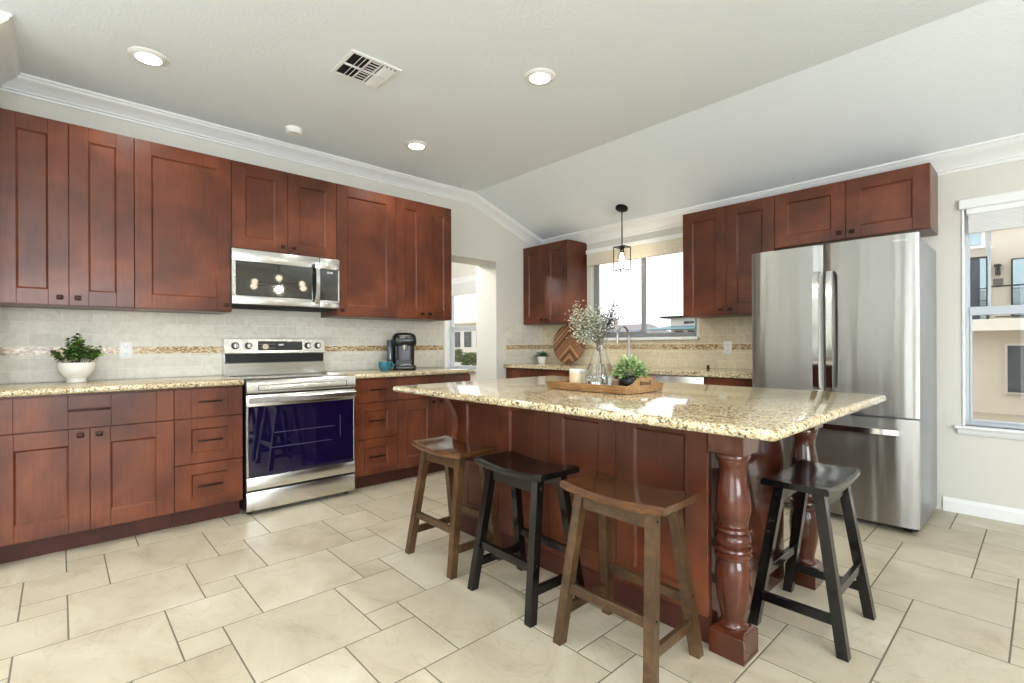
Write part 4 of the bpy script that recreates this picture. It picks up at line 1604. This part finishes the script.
# three groups of louvres: two outer groups run along x, centre group along y
def louvre(x0_, x1_, y0_, y1_, tilt, axis):
    m = MB()
    c = Matrix.Translation(((x0_ + x1_) / 2, (y0_ + y1_) / 2, -.010)) @ Matrix.Rotation(tilt, 4, axis)
    m.box(-(x1_ - x0_) / 2, (x1_ - x0_) / 2, -(y1_ - y0_) / 2, (y1_ - y0_) / 2, -.001, .001, M=c)
    m.build('louvre', WHITE, vn, 0)
for gy, tl in ((-.110, .8), (.040, -.8)):
    for k in range(3):
        for a, b in ((-.124, -.003), (.003, .124)):
            y = gy + .012 + k * .026
            louvre(a, b, y, y + .022, tl, 'X')
for k in range(9):
    x = -.118 + k * .0285
    louvre(x, x + .018, -.026, .034, .35, 'Y')
m = MB(); m.box(-.0035, .0035, -hd + f, hd - f, -.0125, -.0015); m.box(-hw + f, hw - f, -.032, -.028, -.0125, -.0015); m.box(-hw + f, hw - f, .036, .040, -.0125, -.0015); m.build('divider', WHITE, vn)

sd_ = thing('smoke_detector', 'small round white smoke detector near the left crown moulding', 'smoke detector', (.40, -3.125, HC))
m = MB(); m.lathe([(0, 0), (.062, 0), (.062, -.010), (.058, -.014), (.056, -.030), (.048, -.038), (0, -.040)], n=40); m.build('housing', WHITE, sd_, 40)
m = MB(); m.cyl((.03, 0, -.036), (.03, 0, -.0405), .006); m.build('test_button', plain('grey_button', srgb(150, 150, 150), .5), sd_)

# pendant
py_ = -.33
pz = zc(py_)
pd = thing('pendant_lamp', 'black wire cage pendant lamp with a lit bulb hanging above the sink', 'pendant lamp', (1.40, py_, 1.862))
m = MB()
H_ = pz - 1.862
Mt = Matrix.Translation((0, 0, H_)) @ Matrix.Rotation(-math.atan(SL), 4, 'X')
m.lathe([(0, -.022), (.055, -.022), (.060, -.018), (.060, -.001), (0, -.001)], n=36, M=Mt)
m.build('canopy', BLACKM, pd, 40)
m = MB(); m.cyl((0, 0, .235), (0, 0, H_ - .016), .0055, n=12); m.build('rod', BLACKM, pd)
m = MB()
q = .058; b_ = .0035
for sx in (-1, 1):
    for sy in (-1, 1):
        m.box(sx * q - b_, sx * q + b_, sy * q - b_, sy * q + b_, 0, .235, .0005)
for z in (0, .228):
    for s1 in (-1, 1):
        m.box(-q, q, s1 * q - b_, s1 * q + b_, z, z + .007); m.box(s1 * q - b_, s1 * q + b_, -q, q, z, z + .007)
m.box(-q, q, -.006, .006, .229, .236)
m.box(-.006, .006, -q, q, .229, .236)
m.build('wire_cage', BLACKM, pd)
m = MB(); m.cyl((0, 0, .175), (0, 0, .229), .017, .015, 20); m.build('socket', BLACKM, pd)
m = MB(); m.lathe([(0, .06), (.012, .064), (.024, .085), (.027, .11), (.022, .14), (.013, .162), (.012, .175)], n=24); m.build('bulb', BULB, pd, 60)
d_ = bpy.data.lights.new('pendant_bulb', 'POINT'); d_.energy = 3; d_.color = (1, .78, .5); d_.shadow_soft_size = .03
o_ = bpy.data.objects.new('pendant_bulb', d_); COL.objects.link(o_); o_.location = (1.40, py_, 1.88)
# inner glass sleeve
m = MB(); m.lathe([(.038, .03), (.038, .205), (.0365, .205), (.0365, .03)], n=32, closed=True); m.build('glass_sleeve', PANE, pd, 60)

# ------------------------------------------------------------------ outside
m = MB(); m.box(-60, 60, .16, 90, -.40, -.30); struct('ground', m, GRAVEL, smooth=0)
nh = thing('neighbor_house', 'beige stucco house with balcony and railing seen through the right window', 'house', (6, 9, -.3))
ox, oz = -6, .3   # convert world x,z to local


def hb(m, x0_, x1_, y0_, y1_, z0_, z1_, b=0):
    m.box(x0_ + ox, x1_ + ox, y0_ - 9, y1_ - 9, z0_ + oz, z1_ + oz, b)


m = MB(); hb(m, 2.2, 11, 9.6, 15, -.3, 6.5); m.build('house_wall', STUCCO, nh)
m = MB(); hb(m, 2.0, 11, 9.0, 9.6, 1.37, 1.60, .01); bal = m.build('balcony_slab', STUCCO2, nh)
m = MB()
for z in (1.72, 1.84, 1.96, 2.20): hb(m, 2.1, 3.46, 9.05, 9.07, z, z + .018)
hb(m, 3.46, 11, 9.05, 9.07, 2.22, 2.25)
hb(m, 3.44, 3.47, 9.05, 9.08, 1.62, 2.4); hb(m, 3.55, 11, 9.05, 9.07, 1.63, 1.65)
m.build('railing', BLACKM, bal)
m = MB(); hb(m, 2.80, 3.43, 9.5, 9.6, 1.61, 2.90); dn = m.build('door_frame', BLACKM, nh)
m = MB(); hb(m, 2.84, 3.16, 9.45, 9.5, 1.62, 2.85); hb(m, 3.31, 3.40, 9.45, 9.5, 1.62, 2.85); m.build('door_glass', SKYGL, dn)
m = MB(); hb(m, 3.165, 3.305, 9.44, 9.5, 1.62, 2.85); m.build('door_leaf', NAVY, dn)
m = MB(); hb(m, 2.95, 3.38, 9.5, 9.6, 3.08, 3.50); wn_ = m.build('window_frame', TRIM, nh)
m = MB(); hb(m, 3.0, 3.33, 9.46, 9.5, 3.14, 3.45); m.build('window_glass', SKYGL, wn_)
m = MB(); hb(m, 3.75, 4.9, 9.5, 9.6, 1.65, 2.80); wn_ = m.build('window_frame', BLACKM, nh)
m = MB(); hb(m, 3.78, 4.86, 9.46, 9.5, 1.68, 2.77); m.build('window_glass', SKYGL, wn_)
m = MB(); hb(m, 3.66, 5.2, 9.5, 9.6, .12, 1.12); wn_ = m.build('window_frame', STUCCO2, nh)
m = MB(); hb(m, 3.70, 5.16, 9.46, 9.5, .16, 1.08); m.build('window_glass', DARKW, wn_)
m = MB(); hb(m, 3.53, 3.60, 9.48, 9.6, 2.50, 2.72, .005); hb(m, 3.51, 3.62, 9.46, 9.6, 2.68, 2.71); m.build('wall_lantern', BLACKM, nh)
m = MB(); hb(m, 3.50, 3.64, 9.57, 9.6, 2.27, 2.43); m.build('house_number_plate', plain('dark_plate', srgb(80, 74, 66), .5), nh)
m = MB(); m.ball((3.46 + ox, .45, 3.06 + oz), .04, n=12); hb(m, 3.42, 3.46, 9.45, 9.6, 3.06, 3.09); m.build('flood_lamp', WHITE, nh)


def hip_house(label, x0_, x1_, y0_, y1_, ze, zr, solar=True):
    root = thing('distant_house', label, 'house', ((x0_ + x1_) / 2, (y0_ + y1_) / 2, -.3))
    cx, cy = (x0_ + x1_) / 2, (y0_ + y1_) / 2
    W2_, D2 = (x1_ - x0_) / 2, (y1_ - y0_) / 2
    m = MB(); m.box(-W2_ + .3, W2_ - .3, -D2 + .3, D2 - .3, 0, ze + .3); m.build('house_wall', STUCCO2, root)
    m = MB()
    r_ = min(W2_, D2) * .6
    m.hexa([(-W2_, -D2, ze + .3), (W2_, -D2, ze + .3), (W2_, D2, ze + .3), (-W2_, D2, ze + .3)],
           [(-W2_ + r_, -.05, zr + .3), (W2_ - r_, -.05, zr + .3), (W2_ - r_, .05, zr + .3), (-W2_ + r_, .05, zr + .3)])
    rf = m.build('roof', ROOFT, root, 0)
    if solar:
        m = MB()
        sl_ = (zr - ze) / (D2)
        a, b2 = .12, .38
        for (u0_, u1_) in ((-.72, -.1), (-.02, .6)):
            m.hexa([(u0_ * W2_, -D2 + D2 * a, ze + .3 + (zr - ze) * a + .02), (u1_ * W2_, -D2 + D2 * a, ze + .3 + (zr - ze) * a + .02), (u1_ * W2_, -D2 + D2 * b2, ze + .3 + (zr - ze) * b2 + .02), (u0_ * W2_, -D2 + D2 * b2, ze + .3 + (zr - ze) * b2 + .02)],
                   [(u0_ * W2_, -D2 + D2 * a, ze + .3 + (zr - ze) * a + .1), (u1_ * W2_, -D2 + D2 * a, ze + .3 + (zr - ze) * a + .1), (u1_ * W2_, -D2 + D2 * b2, ze + .3 + (zr - ze) * b2 + .1), (u0_ * W2_, -D2 + D2 * b2, ze + .3 + (zr - ze) * b2 + .1)])
        m.build('solar_panels', SOLAR, rf)
    return root


h1 = hip_house('grey hip-roofed house with solar panels seen beyond the vase through the sink window', -30.0, -22.4, 39, 45, 2.15, 3.35)
m = MB(); m.box(-2.3, -1.95, -.3, .05, 3.2, 4.25); m.box(-2.36, -1.89, -.36, .11, 4.25, 4.33); m.build('chimney', STUCCO, h1)
hip_house('small grey hip roof behind the window mullion over the sink', -27.0, -21.0, 52, 60, 2.4, 4.3, False)
th = thing('distant_house', 'flat-roofed pale house with teal awning seen at the right of the sink window', 'house', (-19, 42, -.3))
m = MB(); m.box(-1.6, 3.5, -2, 4, 0, 4.0); m.build('house_wall', STUCCO2, th)
m = MB(); m.box(-2.4, 3.8, -2.6, 4.4, 4.0, 4.18); m.build('flat_roof', BLACKM, th)
m = MB(); m.hexa([(-3.4, -4.2, 2.85), (3.6, -4.2, 2.85), (3.6, -2, 2.85), (-3.4, -2, 2.85)], [(-3.0, -4.1, 2.95), (3.6, -4.1, 2.95), (3.6, -2, 3.25), (-2.0, -2, 3.25)]); m.build('awning', TEALM, th)
for wx in (-1.2, .2, 1.6):
    m = MB(); m.box(wx, wx + .9, -2.05, -1.98, 2.1, 2.75); m.build('window', DARKW, th)
m = MB(); m.box(-.2, .8, -2.05, -1.98, 3.4, 3.65); m.build('window', DARKW, th)
# building and garden seen through the nook window
gb = thing('garden_house', 'white house with dark windows behind the garden bushes', 'house', (-21.5, 17, -.3))
m = MB(); m.box(-8, 4.5, 0, 6, 0, 2.95); m.build('house_wall', STUCCO2, gb)
m = MB(); m.box(-8.3, 4.8, -.4, 6.3, 2.95, 3.1); m.build('roof_slab', STUCCO2, gb)
for wx in (-3.6, -2.3, -.9, .3, 1.5, 2.6):
    m = MB(); m.box(wx, wx + .8, -.04, .02, 1.3, 2.4); m.build('window', DARKW, gb)


def bush(label, x, y, h_, r_, n=1500):
    root = thing('garden_bush', label, 'bush', (x, y, -.3))
    it = []
    tr_ = MB()
    for k in range(7):
        a = rnd.uniform(0, 2 * PI)
        tr_.tube([(0, 0, 0), (math.cos(a) * r_ * .3, math.sin(a) * r_ * .3, h_ * .45), (math.cos(a) * r_ * .6, math.sin(a) * r_ * .6, h_ * .8)], [.03, .02, .008], 6)
    tr_.build('branches', STEM, root)
    for k in range(n):
        d = rdir(.3)
        q_ = rnd.uniform(.5, 1) ** .6
        p = Vector((d.x * r_ * q_, d.y * r_ * q_, h_ * .52 + d.z * h_ * .48 * q_))
        it.append((p, rdir(.4), rnd.uniform(.09, .17), rnd.uniform(.05, .09), min(1, max(0, rnd.gauss(.3 + .35 * (p.z / h_), .25)))))
    leaves('foliage', it, LEAF_G, root)


bush('yellowish green bush at the left of the nook window view', -15.9, 10.0, 1.45, .8)
bush('dark green bush in the middle of the nook window view', -14.6, 11.6, 1.35, .8)
bush('rounded green bush at the right of the nook window view', -13.6, 9.9, 1.25, .7)
